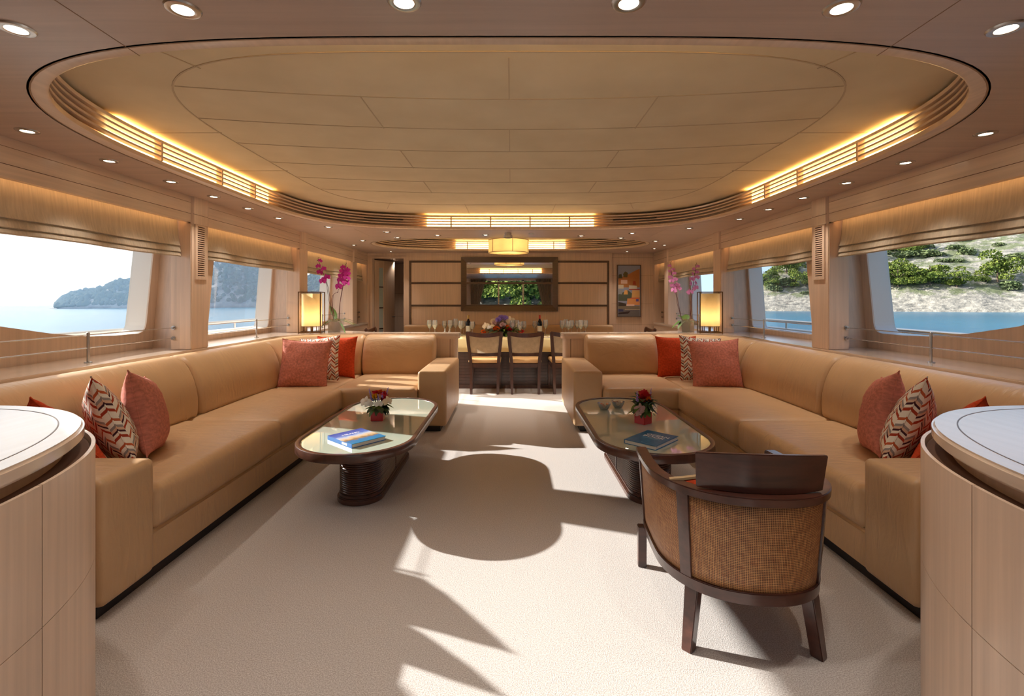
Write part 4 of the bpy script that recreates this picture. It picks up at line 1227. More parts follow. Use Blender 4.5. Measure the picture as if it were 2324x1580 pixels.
orchid((-2.24, 6.24, .902), 'dark magenta orchid in a glass vase on the left counter', 'magenta', 'terra',
       [([(-.03, 0, .13), (-.07, 0, .35), (-.10, -.02, .58), (-.17, -.02, .78), (-.225, -.02, .93)], 6, .60, .052),
        ([(.03, 0, .13), (.045, 0, .36), (.075, 0, .55), (.11, 0, .72), (.12, 0, .86)], 9, .58, .060),
        ([(-.03, 0, .2), (-.06, 0, .40), (-.03, -.02, .48), (.03, -.02, .52)], 0, .9, .02)], 5,
       [(2.3, 1.0, .27, .075, .25), (2.9, .4, .16, .06, .9), (.1, .5, .20, .03, .9), (-.2, .15, .24, .028, .4), (-.6, .1, .18, .03, 1.2), (.5, .5, .2, .03, .6), (3.6, .3, .15, .05, .9)])
orchid((2.26, 6.24, .902), 'pale lilac orchid in a glass vase on the right counter', 'lilac', 'moss',
       [([(-.05, 0, .13), (-.09, 0, .33), (-.13, -.01, .52), (-.175, 0, .70), (-.195, 0, .88)], 11, .52, .045),
        ([(.05, 0, .13), (.075, 0, .36), (.085, 0, .55), (.11, 0, .72), (.13, 0, .86)], 10, .48, .047)], 8,
       [(2.2, .9, .13, .08, .4), (3.2, .3, .14, .08, 1.0), (1.2, 1.0, .12, .09, .3), (.2, .3, .20, .035, .5), (-.4, .3, .12, .05, 1.0), (-2.6, .2, .12, .07, 1.0)])

# ================================================================== wall mirror, painting, drum lamp
mr = empty('wall_mirror', (-.02, 8.95, 1.105), 0, 'wide mirror in a taupe wood frame on the far dining wall', 'mirror')
x0, x1, z0, z1 = -.89, .89, 0, .995; fw_ = .098; mb = MB()
def mitre(a, b, c, d, y0=-.012, y1=-.045):
    # a, b outer ends; c, d inner ends of one side
    vs = []
    for (p, y) in ((a, -.001), (b, -.001), (c, -.001), (d, -.001), (a, y1), (b, y1), (c, y0), (d, y0)): vs.append((p[0], y, p[1]))
    return vs, [(0, 1, 2, 3), (4, 5, 6, 7), (0, 1, 5, 4), (1, 2, 6, 5), (2, 3, 7, 6), (3, 0, 4, 7)]
A, B_, C_, D_ = (x0, z0), (x1, z0), (x1, z1), (x0, z1); f = fw_
a, b_, c_, d_ = (x0+f, z0+f), (x1-f, z0+f), (x1-f, z1-f), (x0+f, z1-f)
for q in (mitre(A, B_, b_, a), mitre(B_, C_, c_, b_), mitre(C_, D_, d_, c_), mitre(D_, A, a, d_)):
    MB().add(q).build('frame_side', 'taupe', mr)
MB().box(x0+f-.005, x1-f+.005, -.010, -.006, z0+f-.005, z1-f+.005).build('mirror_glass', 'mirror', mr)
# painting: simple generic hillside harbour in flat patches
pw, ph = .44, .97
pt = empty('framed_painting', (2.205, 9.045, .995), 0, 'tall narrow painting of a hillside harbour village on the far right wall', 'painting')
MB().box(-pw/2, pw/2, -.03, 0, 0, .012).box(-pw/2, pw/2, -.03, 0, ph-.012, ph).box(-pw/2, -pw/2+.012, -.03, 0, .012, ph-.012).box(pw/2-.012, pw/2, -.03, 0, .012, ph-.012).build('frame', 'taupe', pt)
MB().box(-pw/2+.012, pw/2-.012, -.018, -.002, .012, ph-.012).build('canvas', base('painted_sky', srgb(146, 150, 168), .7), pt)
PC = {}
def pcol(c):
    if c not in PC: PC[c] = base('paint_%d_%d_%d' % c, srgb(*c), .7)
    return PC[c]
patches = [((176, 112, 56), [(-.2, .55), (.2, .55), (.2, .90), (.13, .87), (.0, .80), (-.2, .72)]), ((96, 88, 50), [(-.1, .74), (-.03, .74), (-.02, .82), (-.07, .85), (-.11, .80)]), ((84, 80, 50), [(-.2, .72), (-.12, .72), (-.14, .80), (-.19, .79)]),
           ((214, 176, 150), [(-.15, .62), (-.03, .62), (-.03, .69), (-.15, .69)]), ((206, 190, 160), [(-.2, .53), (-.1, .53), (-.1, .60), (-.2, .60)]), ((206, 196, 176), [(0, .52), (.15, .52), (.15, .58), (0, .59)]),
           ((170, 66, 30), [(.07, .60), (.13, .60), (.12, .67), (.08, .67)]), ((178, 52, 30), [(.0, .505), (.2, .505), (.2, .52), (.0, .52)]), ((86, 92, 74), [(-.2, .30), (.05, .30), (.08, .42), (-.02, .50), (-.2, .42)]),
           ((232, 168, 92), [(-.1, .42), (-.02, .42), (-.03, .50), (-.08, .50)]), ((222, 170, 104), [(.05, .36), (.2, .36), (.2, .50), (.06, .50)]), ((150, 148, 146), [(-.2, .43), (-.13, .42), (-.12, .50), (-.2, .52)]),
           ((204, 52, 40), [(.03, .345), (.2, .345), (.2, .36), (.03, .36)]), ((224, 152, 92), [(-.04, .23), (.2, .22), (.2, .345), (-.03, .345)]), ((90, 80, 150), [(.13, .29), (.18, .29), (.18, .335), (.13, .335)]),
           ((236, 200, 186), [(-.05, .205), (.1, .205), (.1, .235), (-.05, .235)]), ((70, 56, 44), [(-.2, .20), (-.05, .20), (-.05, .25), (-.2, .28)]), ((130, 118, 96), [(-.2, .15), (.2, .15), (.2, .205), (-.2, .20)]),
           ((112, 106, 104), [(-.2, .014), (.2, .014), (.2, .155), (-.2, .155)]), ((190, 170, 140), [(-.08, .135), (.2, .13), (.2, .145), (-.08, .15)]), ((60, 44, 44), [(-.2, .05), (-.02, .06), (.03, .11), (-.05, .10), (-.2, .08)]), ((64, 66, 100), [(-.2, .10), (-.1, .10), (-.11, .14), (-.2, .15)])]
for k, (c, P) in enumerate(patches):
    MB().add(([(x, -.0182-.0001*k, z) for x, z in P], [tuple(range(len(P)))])).build('painted_patch', pcol(c), pt)
# drum pendant
dl = empty('drum_pendant', (-.03, 7.60, 2.045), 0, 'lit cream drum ceiling lamp hanging over the dining table', 'pendant lamp')
vs, fs = lathe([(.315, 0), (.315, .07), (.315, .14), (.315, .20)], 56)
MB().add((vs, fs[:56*3])).build('drum_shade', 'shade', dl)
MB().add(([(.31*math.cos(k*PI/28), .31*math.sin(k*PI/28), .010) for k in range(56)], [tuple(range(56))])).build('diffuser', 'shade', dl)
q = MB()
for z in (0, .196): q.add(lathe([(.313, z), (.319, z), (.319, z+.007), (.313, z+.007), (.313, z)], 56, caps=False))
for k in range(6):
    a = k*PI/3+.72*1.0; q.add(tube([(.318*math.cos(a), .318*math.sin(a), 0), (.318*math.cos(a), .318*math.sin(a), .2)], .004, 6))
q.build('shade_frame', 'bronze', dl)
MB().add(tube([(0, 0, .14), (0, 0, UZ-2.045)], .01, 8)).add(lathe([(.05, UZ-2.045-.02), (.05, UZ-2.045-.001)], 20)).build('hanger', 'bronze', dl)
for a in (.4, 2.5, 4.6):
    MB().add(ball((.14*math.cos(a), .14*math.sin(a), .11), .018, 6, 8, (1, 1, 1.4))).build('bulb', 'flame', dl)
    d = bpy.data.lights.new('pendant_bulb_light', 'POINT'); l = bpy.data.objects.new('pendant_bulb_light', d); C.objects.link(l)
    d.energy = 1.0; d.color = (1, .72, .40); d.shadow_soft_size = .05; l.location = (.14*math.cos(a+.3), .14*math.sin(a+.3), .10); l.parent = dl

# ================================================================== dining corner
TT = .745
dt = empty('dining_table', (0, 7.6, 0), 0, 'long dark dining table in front of the far wall', 'dining table')
MB().box(-1.75, 1.75, -.50, .50, TT-.04, TT-.004).build('table_top', 'dark', dt, bevel=.004)
q = MB(); q.box(-1.35, 1.35, -.38, .38, .05, TT-.04)
q.build('pedestal', 'dark', dt)
q = MB()
for k in range(14): q.box(-1.352, 1.352, -.388, -.38, .08+k*.045, .08+k*.045+.03)
q.build('pedestal_slats', 'dark', dt, bevel=.003); MB().box(-1.37, 1.37, -.41, .41, 0, .05).build('plinth', 'dark', dt)
# cloth with a short hanging edge
vs = []; fs = []; nx = 150
prof = [(-.40, TT), (-.50, TT), (-.508, TT-.004), (-.512, TT-.02), (-.514, TT-.10), (-.516, TT-.19)]
for i in range(nx+1):
    x = -1.77+3.54*i/nx
    for j, (y, z) in enumerate(prof):
        w = .004*math.sin(x*11)*max(0, (TT-z)/.19)
        vs.append((x, 7.6+y-w, z))
k = len(prof)
for i in range(nx):
    for j in range(k-1): fs.append((i*k+j, i*k+k+j, i*k+k+j+1, i*k+j+1))
m0 = len(vs)
vs += [(-1.77, 8.11, TT), (1.77, 8.11, TT), (1.77, 8.115, TT-.19), (-1.77, 8.115, TT-.19)]
fs += [(0, nx*k, m0+1, m0), (m0, m0+1, m0+2, m0+3)]
o = MB().add((vs, fs)).build('tablecloth', 'cloth', sharp=50); sm = o.modifiers.new('thickness', 'SOLIDIFY'); sm.thickness = .003; sm.offset = 1
tag(o, 'pale yellow cloth hanging over the front edge of the dining table', 'tablecloth')
TT += .004
# banquette behind
bq = empty('banquette', (0, 8.6, 0), 0, 'long tan upholstered banquette against the far dining wall', 'bench')
MB().add(rbox(-1.93, 1.86, .12, .34, .40, .86, .04, 14)).build('back', 'leather', bq)
MB().add(rbox(-1.90, 1.84, -.28, .16, .30, .47, .04, 14)).build('seat', 'leather', bq); MB().box(-1.88, 1.82, -.22, .3, 0, .31).build('base', 'dark', bq)
def dining_chair():
    root = empty('dining_chair')
    for sx in (-1, 1):
        vs = []; fs = []
        S_ = [(0, .185, -.01), (.2, .188, .0), (.44, .195, .01), (.50, .198, .008), (.70, .222, -.03), (.868, .236, -.065)]
        for z, x, y in S_:
            w = .022 if z > .3 else .017+.005*z/.3; d = .022
            for u, v_ in ((-1, -1), (1, -1), (1, 1), (-1, 1)): vs.append((sx*x+u*w, y+v_*d, z))
        for i in range(len(S_)-1):
            for j in range(4): fs.append((i*4+j, i*4+(j+1) % 4, i*4+4+(j+1) % 4, i*4+4+j))
        fs += [(0, 1, 2, 3), tuple(len(vs)-4+q for q in range(4))]
        MB().add((vs, fs)).build('rear_leg', 'dark', root, bevel=.004)
        fv = []
        for z, w in ((0, .015), (.40, .021)):
            for u, v_ in ((-1, -1), (1, -1), (1, 1), (-1, 1)): fv.append((sx*.205+u*w, .42+v_*w, z))
        MB().add((fv, [(0, 1, 2, 3), (4, 5, 6, 7), (0, 1, 5, 4), (1, 2, 6, 5), (2, 3, 7, 6), (3, 0, 4, 7)])).build('front_leg', 'dark', root, bevel=.003)
    def rail_(z0, z1, hw, y, sag=.0, d=.012, bow=.03, name='rail'):
        vs = []; fs = []; n = 16
        for i in range(n+1):
            u = 2*i/n-1; dz = -sag*(1-u*u); yy = y-bow*(1-u*u)
            for a, b in ((-d, z0), (d, z0), (d, z1), (-d, z1)): vs.append((u*hw, yy+a, b+dz))
        for i in range(n):
            for j in range(4): fs.append((i*4+j, i*4+(j+1) % 4, i*4+4+(j+1) % 4, i*4+4+j))
        fs += [(0, 1, 2, 3), tuple(n*4+q for q in range(4))]
        MB().add((vs, fs)).build(name, 'dark', root, bevel=.003)
    rail_(.824, .882, .238, -.062, .028, .014, .03, 'top_rail'); rail_(.540, .580, .196, -.01, .008, .011, .02, 'back_rail')
    rail_(.375, .428, .19, .01, 0, .012, 0, 'seat_rail')
    vs = []; fs = []; n = 12
    for i in range(n+1):
        u = 2*i/n-1
        for z, hw, y in ((.575, .19, -.012), (.70, .205, -.035), (.815, .22, -.058)): vs.append((u*hw, y-.024*(1-u*u), z))
    for i in range(n):
        for j in range(2): fs.append((i*3+j, i*3+j+1, i*3+j+4, i*3+j+3))
    MB().add((vs, fs)).build('sheer_back', 'backmesh', root)
    MB().add(rbox(-.225, .225, .005, .455, .425, .485, .026, 12, (0, 0, .006))).build('seat_pad', 'seat_leather', root)
    MB().box(-.20, .20, .40, .43, .36, .42).box(-.213, -.193, .02, .42, .36, .42).box(.193, .213, .02, .42, .36, .42).build('apron', 'dark', root)
    return root
ch = [((-.36, 6.76, 0), 0, 'dark dining chair with sheer back, left of the two in the gap between the sofas'), ((.21, 6.76, 0), 0, 'dark dining chair with sheer back, right of the two in the gap between the sofas'),
      ((.80, 6.78, 0), .05, 'dark dining chair mostly hidden behind the right partition end'),
      ((-2.13, 7.60, 0), -PI/2, 'dark dining chair at the left end of the dining table'), ((2.13, 7.60, 0), PI/2, 'dark dining chair at the right end of the dining table')]
proto = None
for loc, rz, lab in ch:
    c = dining_chair() if proto is None else copy_tree(proto)
    proto = proto or c
    c.location = loc; c.rotation_euler = (0, 0, rz); tag(c, lab, 'dining chair', 'dining chairs')
# tableware
def wine_glass(h=.24, r=.042):
    root = empty('wine_glass')
    MB().add(lathe([(.034, 0), (.034, .002), (.004, .006), (.0035, h*.42), (.012, h*.45), (r*.86, h*.60), (r, h*.72), (r*.8, h), (r*.8-.0012, h), (r-.0014, h*.72), (r*.84, h*.605), (.008, h*.47)], 20)).build('glass_body', 'crystal', root)
    return root
def at(x, y): return ((x-1160)*y/1100+.01, y)
gl = [(975, 7.75, .245), (987, 7.6, .25), (1009, 8.0, .22), (1022, 7.75, .24), (1034, 7.85, .26), (1046, 7.6, .24), (1052, 7.95, .22), (1072, 7.7, .22), (1163, 7.5, .25), (1173, 7.6, .25), (1180, 7.45, .23), (1189, 7.6, .23), (1214, 7.9, .22), (1238, 7.7, .25),
      (1276, 7.7, .24), (1284, 7.9, .25), (1290, 7.55, .235), (1297, 7.75, .24), (1310, 7.9, .23), (1318, 7.6, .25), (1329, 7.8, .24)]
g0 = None; cnt = {}
for i, (x, y, h) in enumerate(gl):
    g = wine_glass() if g0 is None else copy_tree(g0); g0 = g0 or g
    X, Y = at(x, y); g.location = (X, Y, TT); g.scale = (1, 1, h/.24)
    rowpos = ['first', 'second', 'third', 'fourth', 'fifth', 'sixth', 'seventh', 'eighth']
    zone = 'at the left end of the dining table' if x < 1000 else 'between the oil cruets and the dark bottle' if x < 1080 else 'in front of the flower centrepiece' if x < 1200 else 'beside the red-capped bottle' if x < 1250 else 'at the right end of the dining table'
    cnt[zone] = cnt.get(zone, 0)+1
    tag(g, 'clear wine glass, %s from the left %s' % (rowpos[cnt[zone]-1], zone), 'wine glass', 'wine glasses')
def bottle(loc, foil, label):
    root = empty('wine_bottle', loc, 0, label, 'bottle')
    MB().add(lathe([(.037, 0), (.038, .01), (.038, .19), (.034, .215), (.016, .245), (.014, .30)], 24)).build('bottle_body', 'bottle', root)
    MB().add(lathe([(.0155, .245), (.0155, .318), (.014, .322)], 16)).build('foil', foil, root)
    MB().add(lathe([(.0386, .06), (.0386, .15)], 24, caps=False)).build('label', 'label', root)
bottle((*at(1063, 7.8), TT), 'gold', 'dark wine bottle with gold foil neck left of the flower centrepiece')
bottle((*at(1225, 7.8), TT), 'red', 'dark wine bottle with red foil neck right of the flower centrepiece')
for x, c in ((1010, 'left'), (1020, 'right')):
    root = empty('oil_cruet', (*at(x, 7.35), TT), 0, 'small glass cruet of yellow oil, %s of the pair on the dining table' % c, 'cruet', 'oil and vinegar cruets')
    MB().add(lathe([(.022, 0), (.024, .03), (.024, .07), (.008, .10), (.008, .13), (.011, .135)], 16)).build('cruet_glass', 'crystal', root)
    MB().add(lathe([(.0001, .002), (.020, .002), (.021, .04), (.0001, .04)], 16)).build('oil', 'oil', root)
for x, lab in ((1022, None), (1228, 'white folded napkin by the red-capped bottle'), (1255, 'white folded napkin between the right chair and the partition'), (1345, 'white folded napkin at the right end of the dining table'), (965, 'white folded napkin at the left end of the dining table')):
    if not lab: continue
    vs = []; fs = []; n = 8
    X, Y = at(x, 7.28)
    for i in range(n+1):
        for j in range(n+1):
            u, v = i/n-.5, j/n-.5; vs.append((X+u*.20, Y+v*.14, TT+.004+.04*max(0, math.cos(u*PI))*max(0, math.cos(v*3))*(.6+.4*math.sin(u*22))))
    for i in range(n):
        for j in range(n): fs.append((i*(n+1)+j, i*(n+1)+j+1, (i+1)*(n+1)+j+1, (i+1)*(n+1)+j))
    tag(MB().add((vs, fs)).build('folded_napkin', 'napkin'), lab, 'napkin', 'folded napkins')
for x, lab in ((1100, 'left chair'), (1193, 'right chair')):
    X, Y = at(x, 7.27)
    tag(MB().add(lathe([(.0001, .003), (.08, .003), (.125, .014), (.128, .017), (.08, .008), (.0001, .007)], 32, (X, Y, TT))).build('dinner_plate', 'white'), 'white dinner plate set behind the %s' % lab, 'plate', 'place settings')
# flower centrepiece
cp = empty('flower_centrepiece', (-.12, 7.62, TT), 0, 'large mixed flower centrepiece in the middle of the dining table', 'flowers')
MB().add(lathe([(.10, 0), (.13, .05), (.12, .06), (.0001, .055)], 24)).build('tray', 'leaf2', cp)
rnd = random.Random(11); ga, gb = MB(), MB()
for k in range(120):
    a = rnd.random()*2*PI; el = rnd.uniform(-.1, 1.2); R0 = rnd.uniform(.02, .16)
    T = frame((R0*1.3*math.cos(a), R0*.7*math.sin(a), .05+rnd.uniform(0, .05)), a, el)
    (ga if k % 2 else gb).add(leaf_mesh(rnd.uniform(.09, .20)*(1.3-el*.5), rnd.uniform(.03, .05), rnd.uniform(.2, .8)), T)
ga.build('leaves', 'leaf', cp); gb.build('leaves', 'leaf2', cp)
for (x, z, mat, r) in ((-.30, .06, 'orangep', .035), (-.10, .11, 'orangep', .045), (-.04, .10, 'redp', .035), (.06, .13, 'orangep', .042), (.11, .10, 'redp', .035), (.28, .06, 'orangep', .035), (-.06, .16, 'pinkp', .05), (.0, .17, 'pinkp', .042), (-.14, .22, 'creamp', .045), (.0, .23, 'creamp', .05), (.30, .07, 'redp', .03), (.03, .20, 'whitep', .035),
                       (-.02, .28, 'lavender', .045), (.03, .27, 'lavender', .05), (-.07, .25, 'lavender', .04), (-.11, .20, 'pinkp', .05)):
    q = MB(); rose(q, (x, rnd.uniform(-.12, -.02), z), r, -PI/2, rnd.uniform(.4, 1.2)); q.build('bloom', mat, cp)
for (x, z, mat, r) in ((-.26, .16, 'creamp', .06), (-.20, .13, 'whitep', .05), (.12, .24, 'creamp', .075), (.13, .17, 'pinkp', .06), (.22, .15, 'creamp', .06), (.18, .13, 'creamp', .05), (-.17, .15, 'creamp', .05)):
    o = orchid_flower(r).build('bloom', mat, cp, sharp=70); o.location = (x, -.08, z); o.rotation_euler = (rnd.uniform(-.3, .3), rnd.uniform(-.5, .5), rnd.uniform(-.5, .5))
# ================================================================== outside
SL = lambda x, y: .00694*x-.0054*y-3.2       # the boat lies slightly heeled and trimmed, so the sea plane slopes in the cabin's frame
m = M['sea'] = base('sea_water', srgb(20, 84, 116), .22, spec=.22)
v = coords(m, (.35, .9, 1)); nt = m.node_tree
n1 = nn(nt, 'ShaderNodeTexNoise'); n1.inputs['Scale'].default_value = .9; n1.inputs['Detail'].default_value = 6; nt.links.new(v, n1.inputs['Vector'])
bump(m, n1.outputs['Fac'], .55, .5)
v = coords(m); noise_col(m, srgb(14, 92, 124), srgb(24, 112, 142), v, .02, 3)
R_ = 16000
tag(MB().add(([(x, y, SL(x, y)) for x, y in ((-R_, -R_), (R_, -R_), (R_, R_), (-R_, R_))], [(0, 1, 2, 3)])).build('sea', 'sea'), kind='structure')
# side decks, bulwarks and hand rails
for s in (-1, 1):
    t = 'left' if s < 0 else 'right'
    X = lambda a, b: (min(s*a, s*b), max(s*a, s*b))
    struct(box(*X(3.3, 4.1), -3, 11, -.1, -.02).build('side_deck', M['wood_y']))
    struct(MB().box(*X(3.98, 4.10), -3, 11, -.1, .88).box(*X(3.95, 4.13), -3, 11, .88, .90).build('bulwark', 'white', bevel=.01))
    root = empty('deck_handrail', (s*4.04, 4, .9), 0, 'steel handrail on the bulwark outside the %s windows' % t, 'handrail', 'outside handrails')
    MB().add(tube([(0, -6, .10), (0, 7, .10)], .024, 10)).build('rail', 'steel', root)
    for y in (-5, -3.2, -1.4, .4, 1.46, 3.1, 4.4, 5.8): MB().add(tube([(0, y, 0), (0, y, .1)], .014, 8)).build('post', 'steel', root)
# terrain colours
def rocky(name, rock1, rock2, green, bush, zlo, zhi, sc):
    m = base(name, rock1, .95, spec=.1); nt = m.node_tree
    v = coords(m, (1, 1, 1.6))
    a = nn(nt, 'ShaderNodeTexNoise'); a.inputs['Scale'].default_value = sc; a.inputs['Detail'].default_value = 8; a.inputs['Roughness'].default_value = .65; nt.links.new(v, a.inputs['Vector'])
    rk = nn(nt, 'ShaderNodeValToRGB'); rk.color_ramp.elements[0].position = .35; rk.color_ramp.elements[1].position = .62
    rk.color_ramp.elements[0].color = rock1; rk.color_ramp.elements[1].color = rock2; nt.links.new(a.outputs['Fac'], rk.inputs[0])
    b = nn(nt, 'ShaderNodeTexNoise'); b.inputs['Scale'].default_value = sc*.45; b.inputs['Detail'].default_value = 7; b.inputs['Roughness'].default_value = .7; nt.links.new(v, b.inputs['Vector'])
    sp = nn(nt, 'ShaderNodeSeparateXYZ'); nt.links.new(v, sp.inputs[0])
    h = nn(nt, 'ShaderNodeMapRange'); h.inputs['From Min'].default_value = zlo*1.6; h.inputs['From Max'].default_value = zhi*1.6; nt.links.new(sp.outputs[2], h.inputs[0])
    q = mth('ADD', b.outputs['Fac'], mth('MULTIPLY', mth('SUBTRACT', h.outputs[0], 1.0, nt=nt), .3, nt=nt), nt=nt)
    gm = nn(nt, 'ShaderNodeMapRange'); gm.inputs['From Min'].default_value = .43; gm.inputs['From Max'].default_value = .55; nt.links.new(q, gm.inputs[0])
    mx = nn(nt, 'ShaderNodeMix', data_type='RGBA'); nt.links.new(gm.outputs[0], mx.inputs['Factor']); nt.links.new(rk.outputs[0], mx.inputs['A'])
    mg = nn(nt, 'ShaderNodeMix', data_type='RGBA'); mg.inputs['A'].default_value = green; mg.inputs['B'].default_value = bush; nt.links.new(a.outputs['Fac'], mg.inputs['Factor'])
    nt.links.new(mg.outputs['Result'], mx.inputs['B']); nt.links.new(mx.outputs['Result'], nt.nodes['Principled BSDF'].inputs['Base Color'])
    bump(m, a.outputs['Fac'], 1.0, .8)
    return m
M['coast'] = rocky('rocky_scrub_slope', srgb(112, 110, 104), srgb(186, 178, 164), srgb(98, 106, 78), srgb(132, 136, 104), 0, 4, .45)
M['isle'] = rocky('wooded_island_slope', srgb(104, 106, 108), srgb(150, 148, 146), srgb(50, 66, 62), srgb(64, 84, 72), -3, 8, .06)
fnz = lambda x, y, z=0: mnoise.noise(Vector((x, y, z)))
# right-hand coast: shoreline from the headland round to astern
SH = curve_pts([(88, 226, 0), (105, 206, 0), (128, 190, 0), (150, 172, 0), (175, 150, 0), (190, 118, 0), (190, 70, 0), (176, 20, 0), (150, -25, 0), (105, -62, 0), (50, -80, 0), (0, -84, 0), (-60, -84, 0)], 150)
def coast_point(i, d):
    p = SH[i]; a = SH[max(0, i-1)]; b = SH[min(len(SH)-1, i+1)]; t = (b-a).normalized(); nrm = Vector((-t.y, t.x, 0))
    if nrm.dot(Vector((p.x, p.y+10, 0))) < 0: nrm = -nrm
    q = p+nrm*d
    tp = min(1, (i+.6)/9)
    sl = .50*tp
    z = -1.5 if d <= 0 else min(6.0, d*.62)*(.5+.5*tp) + max(0, d-8)*sl*(1-min(.55, d/500))
    z += (2.0*fnz(q.x*.06, q.y*.06)+1.4*fnz(q.x*.2, q.y*.2, 3)+.7*fnz(q.x*.5, q.y*.5, 7))*min(1, d/9)*(.6+.4*tp)
    return Vector((q.x+1.2*fnz(q.x*.15, q.y*.15, 9), q.y, SL(q.x, q.y)+z))
ds = [-6, 0, 1.5, 3, 4.5, 6, 8, 10]+[10+3.2*k for k in range(1, 46)]
vs = []; fs = []; K = len(ds)
fine = []
for i in range(len(SH)):
    for d in ds: vs.append(coast_point(i, d))
for i in range(len(SH)-1):
    for j in range(K-1): fs.append((i*K+j, i*K+j+1, (i+1)*K+j+1, (i+1)*K+j))
o = MB().add((vs, fs)).build('hillside', 'coast', sharp=180); tag(o, kind='structure')
# island on the left, a few hundred metres off
prof = [(112, 0), (122, 6), (135, 14), (150, 24), (165, 32), (190, 36), (215, 42), (240, 50), (255, 56), (275, 60), (300, 62), (340, 66), (400, 76), (440, 86), (468, 90), (482, 97), (500, 104), (520, 102), (545, 100), (560, 92), (590, 84), (620, 78), (660, 70), (700, 66), (730, 66), (760, 60), (790, 40), (820, 0)]
def hgt(x):
    for a, b in zip(prof, prof[1:]):
        if a[0] <= x <= b[0]: return a[1]+(b[1]-a[1])*(x-a[0])/(b[0]-a[0])
    return 0
vs = []; fs = []; NI, NJ = 320, 40
for i in range(NI+1):
    x = 112+(820-112)*i/NI; D = 620; dx = (x-1160)/1100
    Hh = hgt(x)/1100*D*1.12
    for j in range(NJ+1):
        t = j/NJ; dd = D*(1+.22*t); X, Y = dx*dd, dd
        z = Hh*(math.sin(min(1, t*1.25)*PI/2)**.75 if t < .8 else math.cos((t-.8)/.2*PI/2)**.5)
        z += (5*fnz(X*.012, Y*.012)+3.2*fnz(X*.05, Y*.05, 2)+2.2*fnz(X*.13, Y*.13, 4))*min(1, Hh/14)*min(1, t*5)
        vs.append((X, Y, SL(X, Y)-(1 if t == 0 else 0)+z))
for i in range(NI):
    for j in range(NJ): fs.append((i*(NJ+1)+j, i*(NJ+1)+j+1, (i+1)*(NJ+1)+j+1, (i+1)*(NJ+1)+j))
tag(MB().add((vs, fs)).build('island', 'isle', sharp=180), kind='structure')
# foliage
m = M['pine'] = base('pine_foliage', srgb(104, 122, 54), .9, spec=.1)
v = coords(m); noise_col(m, srgb(78, 100, 44), srgb(140, 148, 70), v, .8, 4)
m = M['bush'] = base('scrub_foliage', srgb(112, 124, 84), .9, spec=.1); v = coords(m); noise_col(m, srgb(88, 104, 66), srgb(138, 146, 104), v, 1.2, 4)
M['bark'] = base('pine_bark', srgb(120, 100, 84), .9)
M['islewood'] = base('dark_island_foliage', srgb(48, 66, 50), .9, spec=.1)
def clump(mb, c, r, flat, n, rnd, leaf=.16):
    for k in range(n):
        a = rnd.random()*2*PI; u = rnd.uniform(-.5, 1); s_ = math.sqrt(1-min(1, u*u)); rr = r*rnd.uniform(.72, 1.05)
        p = Vector((c[0]+rr*s_*math.cos(a), c[1]+rr*s_*math.sin(a), c[2]+rr*flat*u))
        d = Vector((rnd.gauss(0, 1), rnd.gauss(0, 1), rnd.gauss(.6, 1))).normalized(); e1 = d.orthogonal().normalized(); e2 = d.cross(e1)
        l = r*leaf*rnd.uniform(.7, 1.4)
        mb.add(([p+e1*l, p+e2*l*.8, p-e1*l, p-e2*l*.8], [(0, 1, 2, 3)]))
def crown(kind, seed):
    rnd = random.Random(seed); mb = MB()
    if kind == 'pine':
        for k in range(12):
            a = rnd.random()*6.28; R0 = rnd.uniform(0, 2.9); z = rnd.uniform(1.0, 4.6)-(R0*.3)
            c = (R0*math.cos(a), R0*math.sin(a), z); r = rnd.uniform(1.0, 1.7)
            mb.add(ball(c, r*.72, 6, 9, (1, 1, .5)) if False else ([], [])); clump(mb, c, r, .62, 230, rnd, .12)
    else:
        for k in range(4):
            a = rnd.random()*6.28; R0 = rnd.uniform(0, .8); clump(mb, (R0*math.cos(a), R0*math.sin(a), rnd.uniform(.2, .7)), rnd.uniform(.6, 1.0), .8, 110, rnd, .2)
    return mb
protos = []
for k in range(3):
    r = empty('pine_tree', (0, 0, 0)); crown('pine', k+1).build('crown', 'pine', r)
    q = MB().add(tube(curve_pts([(0, 0, -.8), (.1, 0, 1.2), (-.1, .1, 2.6), (.2, 0, 4.2)], 8), lambda t: .17*(1-.6*t), 7))
    for a in (0, 2.1, 4.2): q.add(tube([(0, 0, 1.6+.3*a/4), (1.1*math.cos(a), 1.1*math.sin(a), 3.0)], .07, 5))
    q.build('trunk', 'bark', r); protos.append(r)
rnd = random.Random(3)
pines_extra = [(132, 4), (134, 8), (136, 3), (138, 7), (140, 3), (142, 8), (135, 16), (139, 18)]
def screen(p): return (1160+p.x/p.y*1100, 680-(p.z-1.32)/p.y*1100)
pines = [(3, 16), (6, 22), (11, 18), (13, 15), (16, 30), (20, 17), (22, 24), (24, 14), (25, 18), (27, 20), (29, 16), (31, 24), (33, 14), (34, 18), (37, 16), (40, 14), (18, 48), (28, 44), (35, 50), (44, 20), ]
pines += pines_extra
used = set()
for k, (i, d) in enumerate(pines):
    p = coast_point(i, d); pr = protos[k % 3]
    t = pr if k % 3 not in used else copy_tree(pr); used.add(k % 3)
    s_ = rnd.uniform(.9, 1.3)*(1.6 if i < 60 else 1.7); t.location = p; t.scale = (s_, s_, s_*rnd.uniform(.85, 1.1)); t.rotation_euler = (0, 0, rnd.random()*6)
    tag(t, 'green umbrella pine on the rocky shore, seen through the right windows' if i < 60 else 'green pine on the shore astern, seen only in the mirror', 'tree', 'pines on the right shore' if i < 60 else 'pines astern')
bp = []
for k in range(3):
    bp.append(crown('bush', 20+k).build('shrub', 'bush'))
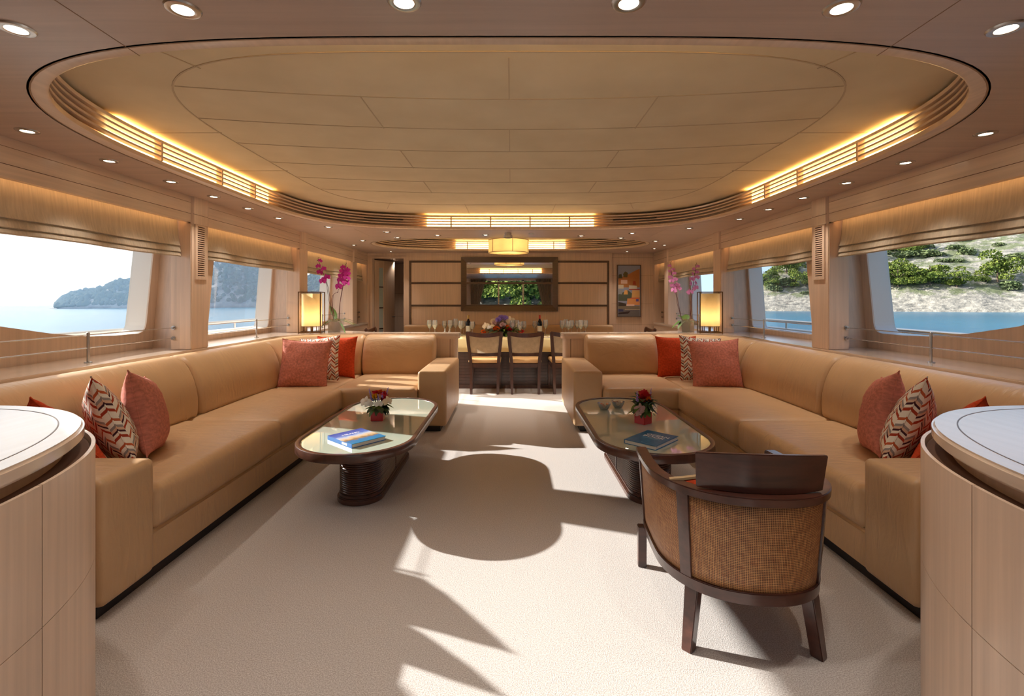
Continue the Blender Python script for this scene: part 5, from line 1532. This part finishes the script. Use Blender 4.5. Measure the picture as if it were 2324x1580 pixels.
for k in range(150):
    i = rnd.randint(1, 50); d = rnd.uniform(11, 95)
    if k > 130: i = rnd.randint(130, 144); d = rnd.uniform(3, 14)
    p = coast_point(i, d)
    if k < 3: t = bp[k]
    else: t = bp[k % 3].copy(); C.objects.link(t)
    s_ = rnd.uniform(1.0, 2.6); t.location = p-Vector((0, 0, .2)); t.scale = (s_*1.2, s_*1.2, s_*.9); t.rotation_euler = (0, 0, rnd.random()*6)
    tag(t, 'grey-green round shrub on the rocky slope beyond the right windows' if k <= 130 else 'grey-green shrub on the shore astern', 'shrub', 'shrubs on the right slope' if k <= 130 else 'shrubs astern')
# uncountable wood on the island
rnd2 = random.Random(9); q = MB()
for k in range(2600):
    x = rnd2.uniform(118, 790); t = rnd2.uniform(.03, .82); D = 620; dx = (x-1160)/1100; dd = D*(1+.22*t); X, Y = dx*dd, dd
    Hh = hgt(x)/1100*D*1.12
    if Hh < 6: continue
    if 470 < x < 560 and t > .45 and rnd2.random() < .75: continue
    z = Hh*math.sin(min(1, t*1.25)*PI/2)**.75 if t < .8 else Hh
    z += (5*fnz(X*.012, Y*.012)+3.2*fnz(X*.05, Y*.05, 2)+2.2*fnz(X*.13, Y*.13, 4))*min(1, Hh/14)*min(1, t*5)
    r = rnd2.uniform(2.0, 4.2); q.add(ball((X, Y, SL(X, Y)+z+r*.4), r, 4, 6, (1, 1, rnd2.uniform(.7, 1.3))))
tag(q.build('island_woodland', 'islewood', sharp=180), 'dark bluish woodland covering the island beyond the left windows', 'woodland', kind='stuff')

# sea haze between the boat and the island
hz = MB()
P_ = [(-90, 80), (-260, 210), (-1300, 700), (-900, 1300), (100, 1100), (-20, 330)]
hz.add(prism(P_, -6, 170))
m = bpy.data.materials.new('sea_haze'); m.use_nodes = True; nt = m.node_tree; nt.nodes.clear()
o_ = nn(nt, 'ShaderNodeOutputMaterial'); sc_ = nn(nt, 'ShaderNodeVolumeScatter'); sc_.inputs['Color'].default_value = (.42, .66, 1, 1); sc_.inputs['Density'].default_value = .00042
sc_.inputs['Anisotropy'].default_value = .3; nt.links.new(sc_.outputs[0], o_.inputs[1])
o = hz.build('haze', m); tag(o, 'thin blue sea haze in front of the island on the left', 'haze', kind='stuff')
